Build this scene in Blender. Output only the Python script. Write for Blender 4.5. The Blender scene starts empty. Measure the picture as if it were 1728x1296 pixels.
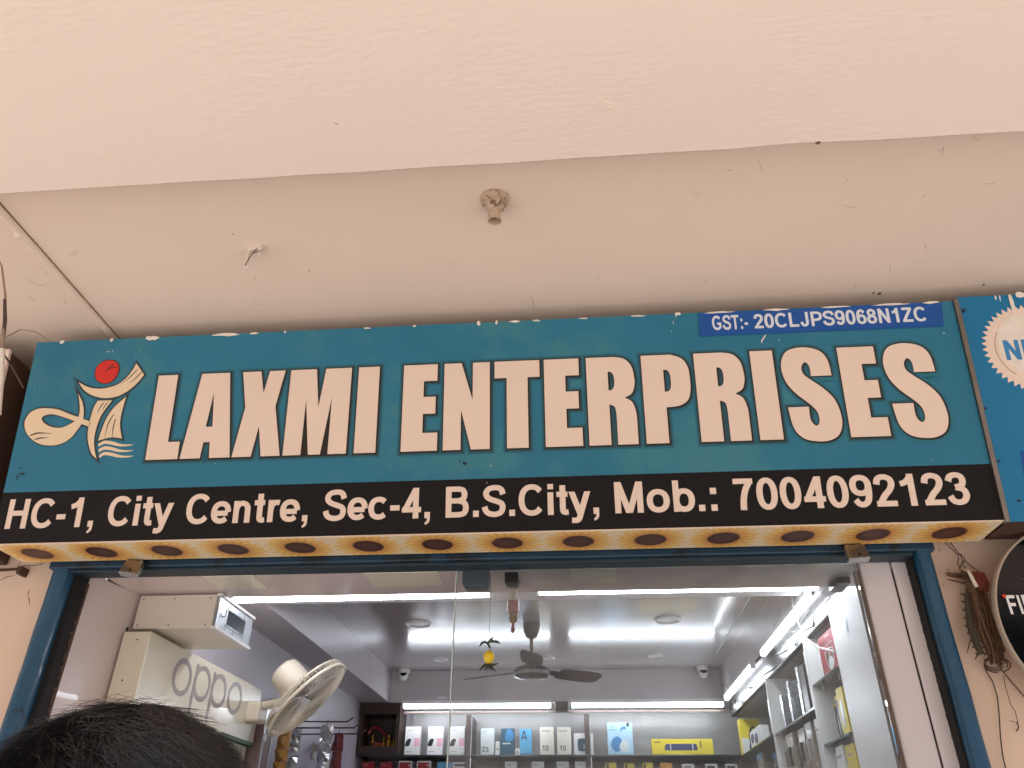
import bpy, bmesh, math, random
from mathutils import Vector, Matrix
random.seed(7)
R = math.radians
scene = bpy.context.scene
COL = scene.collection

# ------------------------------------------------------------------ camera
FPX, PITCH, YAW, ROLL = 1300.0, R(31.86), R(-5.262), R(0.557)
CAM = Vector((0, -2.35, 1.6))
FW = Vector((math.sin(YAW)*math.cos(PITCH), math.cos(YAW)*math.cos(PITCH), math.sin(PITCH)))
r0 = Vector((math.cos(YAW), -math.sin(YAW), 0)); u0 = r0.cross(FW)
RT = math.cos(ROLL)*r0 + math.sin(ROLL)*u0
UP = -math.sin(ROLL)*r0 + math.cos(ROLL)*u0
cd = bpy.data.cameras.new('camera'); cd.sensor_width = 36; cd.lens = FPX/1728*36
cd.clip_start = 0.02; cd.clip_end = 3000
cam = bpy.data.objects.new('camera', cd); COL.objects.link(cam)
M3 = Matrix((RT, UP, -FW)).transposed()
cam.matrix_world = Matrix.Translation(CAM) @ M3.to_4x4()
scene.camera = cam

# ------------------------------------------------------------------ sky, sun, exposure
SUN_EL, SUN_ROT = R(66), R(205)         # high sun in front of the shops: the canopy keeps everything in view in open shade
w = bpy.data.worlds.new('World'); scene.world = w; w.use_nodes = True
nt = w.node_tree; sky = nt.nodes.new('ShaderNodeTexSky'); sky.sky_type = 'NISHITA'; sky.sun_disc = False
sky.sun_elevation = SUN_EL; sky.sun_rotation = SUN_ROT; sky.dust_density = 4.0; sky.air_density = 1.2
bg = nt.nodes['Background']; bg.inputs['Strength'].default_value = 0.12
nt.links.new(sky.outputs[0], bg.inputs['Color'])
sd = bpy.data.lights.new('sun', 'SUN'); sd.energy = 4.5; sd.angle = R(0.5); sd.color = (1, .96, .90)
sun = bpy.data.objects.new('sun', sd); COL.objects.link(sun)
sdir = Vector((math.sin(SUN_ROT)*math.cos(SUN_EL), math.cos(SUN_ROT)*math.cos(SUN_EL), math.sin(SUN_EL)))
sun.rotation_euler = sdir.to_track_quat('Z', 'Y').to_euler(); sun.location = sdir*30
vs = scene.view_settings; vs.view_transform = 'Standard'; vs.look = 'None'; vs.exposure = 0.83; vs.gamma = 1
TUBE = 17.5                               # emission of the lit tube lights
scene.render.engine = 'CYCLES'
cy = scene.cycles; cy.use_denoising = True; cy.max_bounces = 10; cy.diffuse_bounces = 6; cy.glossy_bounces = 5
cy.transparent_max_bounces = 12; cy.sample_clamp_indirect = 8; cy.caustics_reflective = False; cy.caustics_refractive = False

# ------------------------------------------------------------------ measured rays (photo pixel -> point on a real plane)
def ray(x, y): return (x-864)*RT - (y-648)*UP + FPX*FW
def py(x, y, c): d = ray(x, y); return CAM + d*((c-CAM.y)/d.y)
def pz(x, y, c): d = ray(x, y); return CAM + d*((c-CAM.z)/d.z)
def px(x, y, c): d = ray(x, y); return CAM + d*((c-CAM.x)/d.x)

# ------------------------------------------------------------------ materials
def lin(c):
    return tuple(((v/255)/12.92 if v/255 <= .04045 else ((v/255+.055)/1.055)**2.4) for v in c)
MATS = {}
def mat(name, rgb, rough=.6, var=.12, scale=3.0, bump=0.0, bscale=60, metal=0.0, coat=0.0, spots=0.0, spot_rgb=None,
        spot_scale=40, stretch=None, emit=0.0, spec=.5):
    if name in MATS: return MATS[name]
    m = bpy.data.materials.new(name); m.use_nodes = True; t = m.node_tree; b = t.nodes['Principled BSDF']
    L = t.links.new
    tc = t.nodes.new('ShaderNodeTexCoord'); mp = t.nodes.new('ShaderNodeMapping')
    L(tc.outputs['Object'], mp.inputs['Vector'])
    if stretch: mp.inputs['Scale'].default_value = stretch
    c = lin(rgb)
    n = t.nodes.new('ShaderNodeTexNoise'); n.inputs['Scale'].default_value = scale; n.inputs['Detail'].default_value = 6
    L(mp.outputs[0], n.inputs['Vector'])
    mx = t.nodes.new('ShaderNodeMix'); mx.data_type = 'RGBA'
    mx.inputs['A'].default_value = (*[max(0, v*(1-var)) for v in c], 1); mx.inputs['B'].default_value = (*[min(1, v*(1+var)) for v in c], 1)
    L(n.outputs['Fac'], mx.inputs['Factor']); out = mx.outputs['Result']
    if spots > 0:
        n2 = t.nodes.new('ShaderNodeTexNoise'); n2.inputs['Scale'].default_value = spot_scale; n2.inputs['Detail'].default_value = 8
        n2.inputs['Roughness'].default_value = .7
        L(mp.outputs[0], n2.inputs['Vector'])
        rp = t.nodes.new('ShaderNodeMapRange'); rp.inputs['From Min'].default_value = 1-spots-.04; rp.inputs['From Max'].default_value = 1-spots+.04
        L(n2.outputs['Fac'], rp.inputs['Value'])
        m2 = t.nodes.new('ShaderNodeMix'); m2.data_type = 'RGBA'; m2.inputs['B'].default_value = (*lin(spot_rgb or (60, 45, 35)), 1)
        L(rp.outputs[0], m2.inputs['Factor']); L(out, m2.inputs['A']); out = m2.outputs['Result']
    L(out, b.inputs['Base Color'])
    rr = t.nodes.new('ShaderNodeMapRange'); rr.inputs['To Min'].default_value = max(.02, rough-.08); rr.inputs['To Max'].default_value = min(1, rough+.08)
    L(n.outputs['Fac'], rr.inputs['Value']); L(rr.outputs[0], b.inputs['Roughness'])
    b.inputs['Metallic'].default_value = metal; b.inputs['Coat Weight'].default_value = coat; b.inputs['Specular IOR Level'].default_value = spec
    if bump > 0:
        nb = t.nodes.new('ShaderNodeTexNoise'); nb.inputs['Scale'].default_value = bscale; nb.inputs['Detail'].default_value = 5
        L(mp.outputs[0], nb.inputs['Vector'])
        bp = t.nodes.new('ShaderNodeBump'); bp.inputs['Strength'].default_value = bump; bp.inputs['Distance'].default_value = .01
        pr = t.nodes.new('ShaderNodeTexNoise'); pr.inputs['Scale'].default_value = max(1.2, bscale/14); pr.inputs['Detail'].default_value = 3; L(tc.outputs['Object'], pr.inputs['Vector'])
        pm_ = t.nodes.new('ShaderNodeMapRange'); pm_.inputs['From Min'].default_value = .38; pm_.inputs['From Max'].default_value = .68; pm_.inputs['To Min'].default_value = .12; L(pr.outputs['Fac'], pm_.inputs['Value'])
        mu = t.nodes.new('ShaderNodeMath'); mu.operation = 'MULTIPLY'; L(nb.outputs['Fac'], mu.inputs[0]); L(pm_.outputs[0], mu.inputs[1])
        L(mu.outputs[0], bp.inputs['Height']); L(bp.outputs[0], b.inputs['Normal'])
    if emit > 0:
        b.inputs['Emission Color'].default_value = (*lin(rgb), 1); b.inputs['Emission Strength'].default_value = emit
    MATS[name] = m; return m

PAINT = mat('peach paint', (238, 219, 205), .85, .07, .9, .2, 52, stretch=(.5, 1.5, 1))
SOFF = mat('soffit paint', (230, 209, 191), .85, .10, 1.1, .16, 40, spots=.31, spot_rgb=(214, 192, 172), spot_scale=7)
WALLP = mat('facade paint', (224, 196, 174), .85, .06, 2.2, .15, 50, spots=.25, spot_rgb=(150, 118, 92), spot_scale=14)
DIRT_SHADE = mat('old dirt and shade', (112, 88, 68), .95, .3, 20)
CREAM = mat('cream vinyl', (229, 205, 187), .5, .04, 5, spots=.2, spot_rgb=(205, 176, 150), spot_scale=26)
LOGOC = mat('logo cream', (228, 203, 170), .45, .04, 5)
TEAL = mat('teal flex', (44, 112, 138), .5, .2, 1.1, .1, 9, spec=.28, spots=.42, spot_rgb=(60, 122, 136), spot_scale=2.2)
TEALB = mat('blue flex', (8, 112, 156), .4, .2, 2.0, .05, 300, spots=.2, spot_rgb=(30, 92, 120), spot_scale=9)
BLACKF = mat('black flex', (22, 18, 18), .55, .15, 3, spec=.2, spots=.18, spot_rgb=(44, 38, 36), spot_scale=20)
SH1 = mat('print shadow outer', (50, 104, 118), .45, .1)
SH2 = mat('print shadow middle', (40, 76, 88), .45, .1)
SH3 = mat('print shadow inner', (44, 42, 40), .45, .1)
REDP = mat('red print', (208, 44, 34), .45, .05)
BLUEP = mat('blue sticker', (16, 78, 150), .35, .1, 4, spots=.2, spot_rgb=(60, 104, 160), spot_scale=30)
STKW = mat('sticker lettering', (214, 216, 220), .45, .05)
CHIPW = mat('bare flex', (226, 214, 200), .7, .15, 40)
STEEL = mat('weathered steel', (140, 130, 120), .45, .25, 12, .1, 80, metal=.85)
RUST = mat('rusty iron', (78, 52, 38), .85, .35, 18, .4, 60)
BLUEM = mat('blue enamel', (32, 78, 108), .38, .3, 6, .3, 40, spots=.38, spot_rgb=(20, 36, 46), spot_scale=12, coat=.15)
DARKM = mat('dark gap', (15, 14, 14), .8, .3, 12)
RUSTW = mat('rusty putty', (84, 60, 46), .9, .4, 40, .5, 90)
WHITEL = mat('white laminate', (214, 198, 194), .22, .04, 2, .03, 30, coat=.2)
WHITEG = mat('white gloss paint', (222, 212, 212), .16, .04, 3, .12, 22, coat=.4)
MAUVE = mat('gloss ceiling panel', (174, 167, 169), .17, .05, 2, .03, 24, stretch=(1, .25, 1), coat=.25)
MAUVEF = mat('fascia panel', (190, 183, 186), .3, .05, 2)
MAUVEW = mat('mauve wall', (170, 163, 169), .5, .06, 2)
GREYW = mat('grey shelf panel', (166, 164, 162), .3, .06, 3)
GLASSEDGE = mat('dark glass edge', (40, 52, 48), .2, .1)
OFFW = mat('aged white enamel', (220, 208, 194), .38, .06, 4)
CREAMP = mat('cream plastic', (214, 202, 182), .4, .06, 5)
CREAMPL = mat('cream panel', (224, 216, 196), .2, .03, 2, coat=.25)
GREYPR = mat('grey print', (158, 148, 144), .35, .05)
GREENP = mat('green print', (24, 70, 40), .4, .1)
ALU = mat('brushed aluminium', (190, 194, 198), .3, .08, 20, metal=.8, stretch=(1, 6, 1))
CHROME = mat('chrome film', (210, 212, 216), .16, .2, 30, .6, 34, metal=.9)
FILM = mat('plastic wrapped channel', (46, 45, 44), .35, .3, 9, .9, 22)
BROWNF = mat('brown enamel', (66, 50, 48), .35, .1, 8)
BLACKP = mat('black plastic', (26, 25, 26), .35, .2, 8)
BLACKG = mat('black acrylic', (10, 10, 13), .08, .2, 4, spec=.35)
WHITEP = mat('white plastic', (226, 224, 222), .4, .05, 6)
YEL = mat('yellow carton', (222, 200, 52), .4, .06, 8)
ORG = mat('orange carton', (226, 160, 44), .4, .08, 8)
REDC = mat('red carton', (160, 30, 40), .35, .1, 6)
BLUC = mat('blue carton', (92, 172, 214), .35, .1, 5)
SKYC = mat('pale blue carton', (170, 204, 226), .35, .1, 5)
TEALC = mat('dark teal carton', (36, 84, 104), .3, .25, 9)
WHITEC = mat('white carton', (226, 226, 224), .4, .03, 6)
SILC = mat('silver grey carton', (206, 214, 212), .3, .05, 6)
PEARL = mat('pearl carton', (222, 218, 204), .35, .05, 6)
PINKC = mat('pink print', (226, 172, 184), .45, .1, 9)
INK = mat('dark ink', (30, 34, 42), .5, .1)
NAVY = mat('navy print', (50, 54, 96), .4, .15)
BLUPR = mat('blue print', (56, 130, 182), .4, .15)
WOODD = mat('dark wood', (56, 36, 30), .5, .3, 12, .1, 60, stretch=(1, 1, 6))
BRASS = mat('brass', (190, 140, 60), .28, .2, 20, metal=.9)
GOLDF = mat('amber pouch film', (168, 124, 62), .3, .3, 24, .4, 40)
BEIGEP = mat('clear pouch', (168, 160, 144), .25, .3, 22, .5, 30)
BARK = mat('dry bark', (98, 70, 52), .95, .4, 22, .8, 70, stretch=(1, 1, .3))
CACT = mat('dried cactus', (64, 56, 42), .8, .3, 24, .4, 60)
REDF = mat('red cloth', (122, 58, 42), .9, .3, 30, .4, 80)
WIRE = mat('brown wire', (74, 52, 42), .6, .2, 20)
LEMON = mat('lemon peel', (228, 196, 40), .4, .12, 20, .25, 120)
CHILLI = mat('green chilli', (34, 44, 26), .3, .3, 20)
LAC = mat('red lacquer', (150, 40, 44), .35, .25, 20)
CONC = mat('concrete', (186, 182, 178), .9, .15, .8, .3, 6, spots=.25, spot_rgb=(150, 146, 142), spot_scale=3)
FLOORM = mat('stone floor', (180, 178, 176), .6, .15, 2)
SKIN = mat('skin', (150, 104, 80), .55, .06, 10)
SHIRT = mat('shirt', (70, 82, 104), .9, .1, 12)
HAIR = mat('dark hair', (17, 13, 12), .45, .35, 60, spec=.6)
TUBEM = mat('lit tube diffuser', (240, 246, 255), .5, 0, emit=TUBE)

def glass_mat():
    m = bpy.data.materials.new('clear glass'); m.use_nodes = True; t = m.node_tree; t.nodes.remove(t.nodes['Principled BSDF'])
    o = t.nodes['Material Output']; tr = t.nodes.new('ShaderNodeBsdfTransparent'); tr.inputs[0].default_value = (.97, .985, .98, 1)
    gl = t.nodes.new('ShaderNodeBsdfGlossy'); gl.inputs['Roughness'].default_value = .01
    fr = t.nodes.new('ShaderNodeFresnel'); fr.inputs['IOR'].default_value = 1.5
    df = t.nodes.new('ShaderNodeBsdfDiffuse'); df.inputs[0].default_value = (.8, .8, .8, 1)
    nz = t.nodes.new('ShaderNodeTexNoise'); nz.inputs['Scale'].default_value = 5; nz.inputs['Detail'].default_value = 8
    tc = t.nodes.new('ShaderNodeTexCoord'); t.links.new(tc.outputs['Object'], nz.inputs['Vector'])
    mr = t.nodes.new('ShaderNodeMapRange'); mr.inputs['From Min'].default_value = .35; mr.inputs['From Max'].default_value = .8
    mr.inputs['To Min'].default_value = .02; mr.inputs['To Max'].default_value = .11; t.links.new(nz.outputs['Fac'], mr.inputs['Value'])
    m1 = t.nodes.new('ShaderNodeMixShader'); m2 = t.nodes.new('ShaderNodeMixShader')
    t.links.new(fr.outputs[0], m1.inputs[0]); t.links.new(tr.outputs[0], m1.inputs[1]); t.links.new(gl.outputs[0], m1.inputs[2])
    t.links.new(mr.outputs[0], m2.inputs[0]); t.links.new(m1.outputs[0], m2.inputs[1]); t.links.new(df.outputs[0], m2.inputs[2])
    t.links.new(m2.outputs[0], o.inputs[0]); return m
GLASS = glass_mat()

def sunflower_mat(x0, pitch, yc):
    m = bpy.data.materials.new('sunflower print'); m.use_nodes = True; t = m.node_tree; b = t.nodes['Principled BSDF']; L = t.links.new
    def M(op, a, b_=None, c=None):
        n = t.nodes.new('ShaderNodeMath'); n.operation = op
        for i, v in enumerate((a, b_, c)):
            if v is None: continue
            if isinstance(v, (int, float)): n.inputs[i].default_value = v
            else: L(v, n.inputs[i])
        return n.outputs[0]
    tc = t.nodes.new('ShaderNodeTexCoord'); sx = t.nodes.new('ShaderNodeSeparateXYZ'); L(tc.outputs['Object'], sx.inputs[0])
    cell = M('DIVIDE', M('SUBTRACT', sx.outputs[0], x0-pitch/2), pitch)
    ix = M('FLOOR', cell)
    u = M('MULTIPLY', M('SUBTRACT', M('FRACT', cell), .5), pitch)
    v = M('SUBTRACT', sx.outputs[1], yc)
    r = M('SQRT', M('ADD', M('MULTIPLY', u, u), M('MULTIPLY', v, v)))
    a = M('ARCTAN2', v, u)
    nz = t.nodes.new('ShaderNodeTexNoise'); nz.inputs['Scale'].default_value = 60; nz.inputs['Detail'].default_value = 4; L(tc.outputs['Object'], nz.inputs['Vector'])
    n = nz.outputs['Fac']
    pet = M('ABSOLUTE', M('SINE', M('ADD', M('MULTIPLY', a, 9.5), M('MULTIPLY', ix, 1.7))))
    edge = M('ADD', M('ADD', .052, M('MULTIPLY', M('POWER', pet, .7), .03)), M('MULTIPLY', n, .05))
    def ramp(val, lo, hi):
        q = t.nodes.new('ShaderNodeMapRange'); q.inputs['From Min'].default_value = lo; q.inputs['From Max'].default_value = hi; L(val, q.inputs['Value']); return q.outputs[0]
    def mixc(f, A, B):
        q = t.nodes.new('ShaderNodeMix'); q.data_type = 'RGBA'; L(f, q.inputs['Factor'])
        for k, s in (('A', A), ('B', B)):
            if isinstance(s, tuple): q.inputs[k].default_value = (*lin(s), 1)
            else: L(s, q.inputs[k])
        return q.outputs['Result']
    petal = mixc(ramp(M('ADD', pet, M('MULTIPLY', n, .6)), .2, 1.4), (218, 150, 74), (242, 204, 120))
    petal = mixc(ramp(r, .046, .075), (206, 138, 72), petal)
    col = mixc(ramp(M('SUBTRACT', r, edge), -.007, .004), petal, (238, 216, 184))
    core = mixc(ramp(r, .02, .044), (84, 52, 44), (58, 24, 22))
    col = mixc(ramp(M('ADD', r, M('MULTIPLY', n, .006)), .047, .053), core, col)
    L(col, b.inputs['Base Color']); b.inputs['Roughness'].default_value = .5
    return m

# ------------------------------------------------------------------ builders (all meshes in metres, world axes)
PM = {}
def empty(name, loc, label=None, cat=None, group=None, rot=None):
    o = bpy.data.objects.new(name, None); COL.objects.link(o); o.empty_display_size = .05
    m = Matrix.Translation(Vector(loc))
    if rot is not None: m = m @ rot
    o.matrix_world = m; PM[o] = m
    tag(o, label, cat, group); return o
def tag(o, label=None, cat=None, group=None, kind=None):
    if label: o['label'] = label
    if cat: o['category'] = cat
    if group: o['group'] = group
    if kind: o['kind'] = kind
    return o
def link(name, me, m, parent=None, smooth=False):
    o = bpy.data.objects.new(name, me); COL.objects.link(o)
    if m is not None:
        me.materials.clear(); me.materials.append(m)
    if smooth:
        for p in me.polygons: p.use_smooth = True
    if parent is not None:
        o.parent = parent
        if parent in PM: o.matrix_parent_inverse = PM[parent].inverted()
        PM[o] = Matrix.Identity(4)
    else: PM[o] = Matrix.Identity(4)
    return o
def mesh(verts, faces):
    me = bpy.data.meshes.new('m'); me.from_pydata([tuple(v) for v in verts], [], faces); me.update(); return me
def xf(me, M):
    me.transform(M); return me
class B:
    def __init__(s): s.v = []; s.f = []
    def add(s, v, f):
        k = len(s.v); s.v += [Vector(p) for p in v]; s.f += [[i+k for i in q] for q in f]; return s
    def box(s, a, b, M=None):
        (x0, y0, z0), (x1, y1, z1) = a, b
        x0, x1 = min(x0, x1), max(x0, x1); y0, y1 = min(y0, y1), max(y0, y1); z0, z1 = min(z0, z1), max(z0, z1)
        v = [Vector(p) for p in ((x0,y0,z0),(x1,y0,z0),(x1,y1,z0),(x0,y1,z0),(x0,y0,z1),(x1,y0,z1),(x1,y1,z1),(x0,y1,z1))]
        if M: v = [M @ p for p in v]
        return s.add(v, [(3,2,1,0),(4,5,6,7),(0,1,5,4),(1,2,6,5),(2,3,7,6),(3,0,4,7)])
    def hexa(s, v): return s.add(v, [(3,2,1,0),(4,5,6,7),(0,1,5,4),(1,2,6,5),(2,3,7,6),(3,0,4,7)])
    def tube(s, pts, r, n=8, cap=True):
        pts = [Vector(p) for p in pts]; rs = r if isinstance(r, (list, tuple)) else [r]*len(pts)
        k = len(s.v); prev = None
        for i, p in enumerate(pts):
            d = (pts[min(i+1, len(pts)-1)] - pts[max(i-1, 0)]).normalized()
            if prev is None:
                a = d.cross(Vector((0, 0, 1)))
                if a.length < .1: a = d.cross(Vector((1, 0, 0)))
            else: a = prev - d*prev.dot(d)
            a.normalize(); prev = a; b = d.cross(a)
            for j in range(n):
                t = 2*math.pi*j/n; s.v.append(p + (a*math.cos(t)+b*math.sin(t))*rs[i])
        for i in range(len(pts)-1):
            for j in range(n): s.f.append([k+i*n+j, k+i*n+(j+1)%n, k+(i+1)*n+(j+1)%n, k+(i+1)*n+j])
        if cap:
            s.f.append([k+j for j in range(n)][::-1]); s.f.append([k+(len(pts)-1)*n+j for j in range(n)])
        return s
    def lathe(s, prof, M=None, n=24, closed=False):
        k = len(s.v)
        for (r, z) in prof:
            for j in range(n):
                t = 2*math.pi*j/n; p = Vector((r*math.cos(t), r*math.sin(t), z)); s.v.append(M @ p if M else p)
        for i in range(len(prof)-1):
            for j in range(n): s.f.append([k+i*n+j, k+i*n+(j+1)%n, k+(i+1)*n+(j+1)%n, k+(i+1)*n+j])
        if not closed:
            s.f.append([k+j for j in range(n)][::-1]); s.f.append([k+(len(prof)-1)*n+j for j in range(n)])
        return s
    def mk(s, name, m, parent=None, smooth=False, bevel=0):
        me = mesh(s.v, s.f); o = link(name, me, m, parent, smooth)
        if bevel:
            bv = o.modifiers.new('bevel', 'BEVEL'); bv.width = bevel; bv.segments = 2; bv.limit_method = 'ANGLE'
        if smooth: smooth_angle(me)
        return o
def smooth_angle(me, ang=40):
    bm = bmesh.new(); bm.from_mesh(me)
    for e in bm.edges:
        e.smooth = not (len(e.link_faces) == 2 and e.calc_face_angle(0) > R(ang))
    bm.to_mesh(me); bm.free()
def crv(pts, n=6, closed=True):
    """Catmull-Rom through points flagged smooth ((x,y,1)); plain points stay corners"""
    P = [(p[0], p[1], (p[2] if len(p) > 2 else 0)) for p in pts]; out = []; N = len(P)
    for i in range(N if closed else N-1):
        a, b = P[i], P[(i+1) % N]; out.append((a[0], a[1]))
        if a[2] or b[2]:
            p0 = P[i-1] if a[2] and (closed or i > 0) else a; p3 = P[(i+2) % N] if b[2] and (closed or i+2 < N) else b
            for k in range(1, n):
                t = k/n; q = []
                for c in (0, 1):
                    q.append(.5*((2*a[c]) + (-p0[c]+b[c])*t + (2*p0[c]-5*a[c]+4*b[c]-p3[c])*t*t + (-p0[c]+3*a[c]-3*b[c]+p3[c])*t**3))
                out.append(tuple(q))
    return out
def fill(loops, M, thick=.001, offset=0.0):
    """flat filled outline (holes by even-odd) as a thin sheet, placed by matrix M"""
    cu = bpy.data.curves.new('c', 'CURVE'); cu.dimensions = '2D'; cu.fill_mode = 'BOTH'; cu.extrude = thick/2; cu.offset = offset
    for lp in loops:
        sp = cu.splines.new('POLY'); sp.points.add(len(lp)-1); sp.use_cyclic_u = True
        for i, p in enumerate(lp): sp.points[i].co = (p[0], p[1], 0, 1)
    o = bpy.data.objects.new('c', cu); me = bpy.data.meshes.new_from_object(o)
    bpy.data.objects.remove(o); bpy.data.curves.remove(cu); me.transform(M); return me
def text(s, x0, x1, y0, cap, M, thick=.001, bold=.0, sp=1.0, width=None):
    """words set from x0 to x1 on baseline y0 with the given cap height"""
    cu = bpy.data.curves.new('t', 'FONT'); cu.body = s; cu.size = 1; cu.offset = bold; cu.space_character = sp; cu.fill_mode = 'BOTH'; cu.extrude = 0.0
    cu.resolution_u = 6
    o = bpy.data.objects.new('t', cu); me = bpy.data.meshes.new_from_object(o); bpy.data.objects.remove(o); bpy.data.curves.remove(cu)
    xs = [v.co.x for v in me.vertices]; xa, xb = min(xs), max(xs)
    sx = (x1-x0)/(xb-xa); sy = cap/(.727+2*bold)
    T = Matrix.Translation((x0, y0, 0)) @ Matrix.Diagonal((sx, sy, 1, 1)) @ Matrix.Translation((-xa, bold, 0))
    me.transform(T)
    bm = bmesh.new(); bm.from_mesh(me); bmesh.ops.remove_doubles(bm, verts=bm.verts, dist=1e-6)
    g = bmesh.ops.extrude_face_region(bm, geom=bm.faces[:])
    bmesh.ops.translate(bm, verts=[e for e in g['geom'] if isinstance(e, bmesh.types.BMVert)], vec=(0, 0, thick))
    bm.normal_update(); bm.to_mesh(me); bm.free(); me.transform(M); return me
# ------------------------------------------------------------------ bold grotesque lettering drawn with a broad pen (cap height 1)
def ell(cx, cy, rx, ry, a0, a1, n=18, e=.9):
    out = []
    for i in range(n+1):
        t = R(a0+(a1-a0)*i/n); c, s = math.cos(t), math.sin(t)
        out.append((cx+rx*math.copysign(abs(c)**e, c), cy+ry*math.copysign(abs(s)**e, s)))
    return out
def sm(*p): return crv([(x, y, 1) for x, y in p], 5, False) + [p[-1]]
STEM = lambda x, a=0, b=1: [(x, a), (x, b)]
BAR = lambda y, a, b: [(a, y), (b, y)]
O = lambda cx, cy, rx, ry: ('ring', ell(cx, cy, rx, ry, 0, 360, 30)[:-1])
TF = {
 'H': (1.008, [STEM(.2), STEM(.81), BAR(.52, .2, .81)]), 'C': (1.008, [ell(.53, .5, .375, .425, 38, 322)]),
 '-': (.465, [BAR(.36, .06, .41)]), '1': (.777, [STEM(.47), sm((.44, .88), (.36, .79), (.25, .725), (.12, .69))]),
 ',': (.388, [('poly', [(.1, .2), (.3, .2), (.3, 0), (.29, -.09), (.24, -.16), (.14, -.215), (.1, -.15), (.16, -.115), (.19, -.06), (.198, 0), (.1, 0)])]), '.': (.388, [STEM(.2, 0, .2)]),
 ':': (.465, [STEM(.23, 0, .2), STEM(.23, .53, .73)]), 'i': (.388, [STEM(.2, 0, .73), STEM(.2, .83, 1)]),
 't': (.465, [[(.25, .95), (.25, .3)] + sm((.25, .3), (.26, .13), (.33, .075), (.45, .085)), BAR(.655, .03, .43)]),
 'y': (.777, [[(.11, .73), (.4, .02)], [(.68, .73), (.43, .05)] + sm((.43, .05), (.36, -.13), (.26, -.19), (.1, -.18))]),
 'e': (.777, [BAR(.335, .15, .66), ell(.395, .365, .275, .29, 0, 318)]),
 'n': (.853, [STEM(.2, 0, .73), sm((.2, .42), (.26, .57), (.4, .65), (.55, .61), (.63, .5), (.64, .36)) + [(.64, 0)]]),
 'r': (.543, [STEM(.2, 0, .73), sm((.2, .38), (.24, .54), (.33, .63), (.42, .65), (.52, .63))]),
 'S': (.932, [sm((.8, .71), (.74, .86), (.62, .925), (.45, .93), (.28, .89), (.18, .76), (.23, .63), (.37, .55), (.56, .49), (.73, .42), (.79, .29), (.73, .14), (.58, .075), (.43, .07), (.27, .11), (.17, .2), (.13, .32))]),
 'c': (.777, [ell(.41, .365, .285, .29, 42, 318)]), '4': (.777, [STEM(.545), [(.54, .98), (.13, .25)], BAR(.285, .04, .745)]),
 'B': (1.008, [STEM(.2), [(.2, .92), (.55, .92)] + sm((.55, .92), (.72, .88), (.785, .74), (.73, .59), (.56, .535)) + [(.2, .535)], [(.55, .535)] + sm((.55, .535), (.77, .47), (.84, .3), (.77, .13), (.58, .083)) + [(.2, .083)]]),
 'M': (1.163, [STEM(.195), STEM(.965), [(.21, 1), (.575, 0)], [(.95, 1), (.585, 0)]]), 'o': (.853, [O(.425, .365, .29, .29)]),
 'b': (.853, [STEM(.195), O(.46, .365, .265, .29)]), '7': (.777, [BAR(.913, .06, .72), sm((.6, .87), (.46, .64), (.37, .34), (.34, 0))]),
 '0': (.777, [O(.385, .5, .245, .425)]), '9': (.777, [O(.375, .675, .25, .25), sm((.625, .68), (.62, .42), (.56, .19), (.42, .08), (.27, .1), (.16, .23))]),
 '6': (.777, [O(.4, .325, .25, .25), sm((.15, .32), (.155, .58), (.215, .81), (.355, .92), (.505, .9), (.615, .77))]),
 '2': (.777, [sm((.13, .69), (.17, .84), (.28, .915), (.42, .92), (.57, .85), (.615, .7), (.53, .52), (.34, .33), (.18, .1)), BAR(.085, .05, .715)]),
 '3': (.777, [sm((.13, .73), (.2, .87), (.36, .925), (.53, .88), (.59, .75), (.53, .6), (.32, .54)), sm((.32, .535), (.55, .47), (.63, .3), (.54, .13), (.37, .07), (.2, .12), (.11, .27))]),
 '8': (.777, [O(.385, .74, .215, .185), O(.385, .29, .255, .215)]),
 'G': (1.087, [ell(.55, .5, .4, .425, 40, 318), STEM(.88, .16, .5), BAR(.44, .56, .97)]), 'T': (.853, [BAR(.915, .03, .82), STEM(.425, 0, .9)]),
 'L': (.853, [STEM(.2), BAR(.085, .2, .8)]), 'J': (.777, [[(.58, 1), (.58, .36)] + sm((.58, .36), (.55, .17), (.4, .075), (.24, .12), (.14, .31))]),
 'P': (.932, [STEM(.2), [(.2, .92), (.56, .92)] + sm((.56, .92), (.76, .86), (.825, .68), (.75, .5), (.55, .43)) + [(.2, .43)]]),
 'N': (1.008, [STEM(.2), STEM(.81), [(.19, 1), (.82, 0)]]), 'Z': (.853, [BAR(.915, .08, .78), BAR(.085, .05, .8), [(.68, .87), (.17, .13)]]),
 'F': (.853, [STEM(.2), BAR(.915, .2, .8), BAR(.5, .2, .72)]), 'I': (.388, [STEM(.2)]), 'E': (.932, [STEM(.2), BAR(.915, .2, .84), BAR(.52, .2, .78), BAR(.085, .2, .86)]),
 'R': (1.008, [STEM(.2), [(.2, .92), (.58, .92)] + sm((.58, .92), (.78, .86), (.83, .7), (.76, .53), (.56, .46)) + [(.2, .46)], [(.5, .46), (.86, 0)]]),
 'A': (1.008, [[(.1, 0), (.46, 1)], [(.9, 0), (.54, 1)], BAR(.29, .25, .75)]), 'W': (1.3, [[(.1, 1), (.37, .02)], [(.64, .98), (.37, .02)], [(.66, .98), (.93, .02)], [(1.2, 1), (.93, .02)]]),
}
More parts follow.
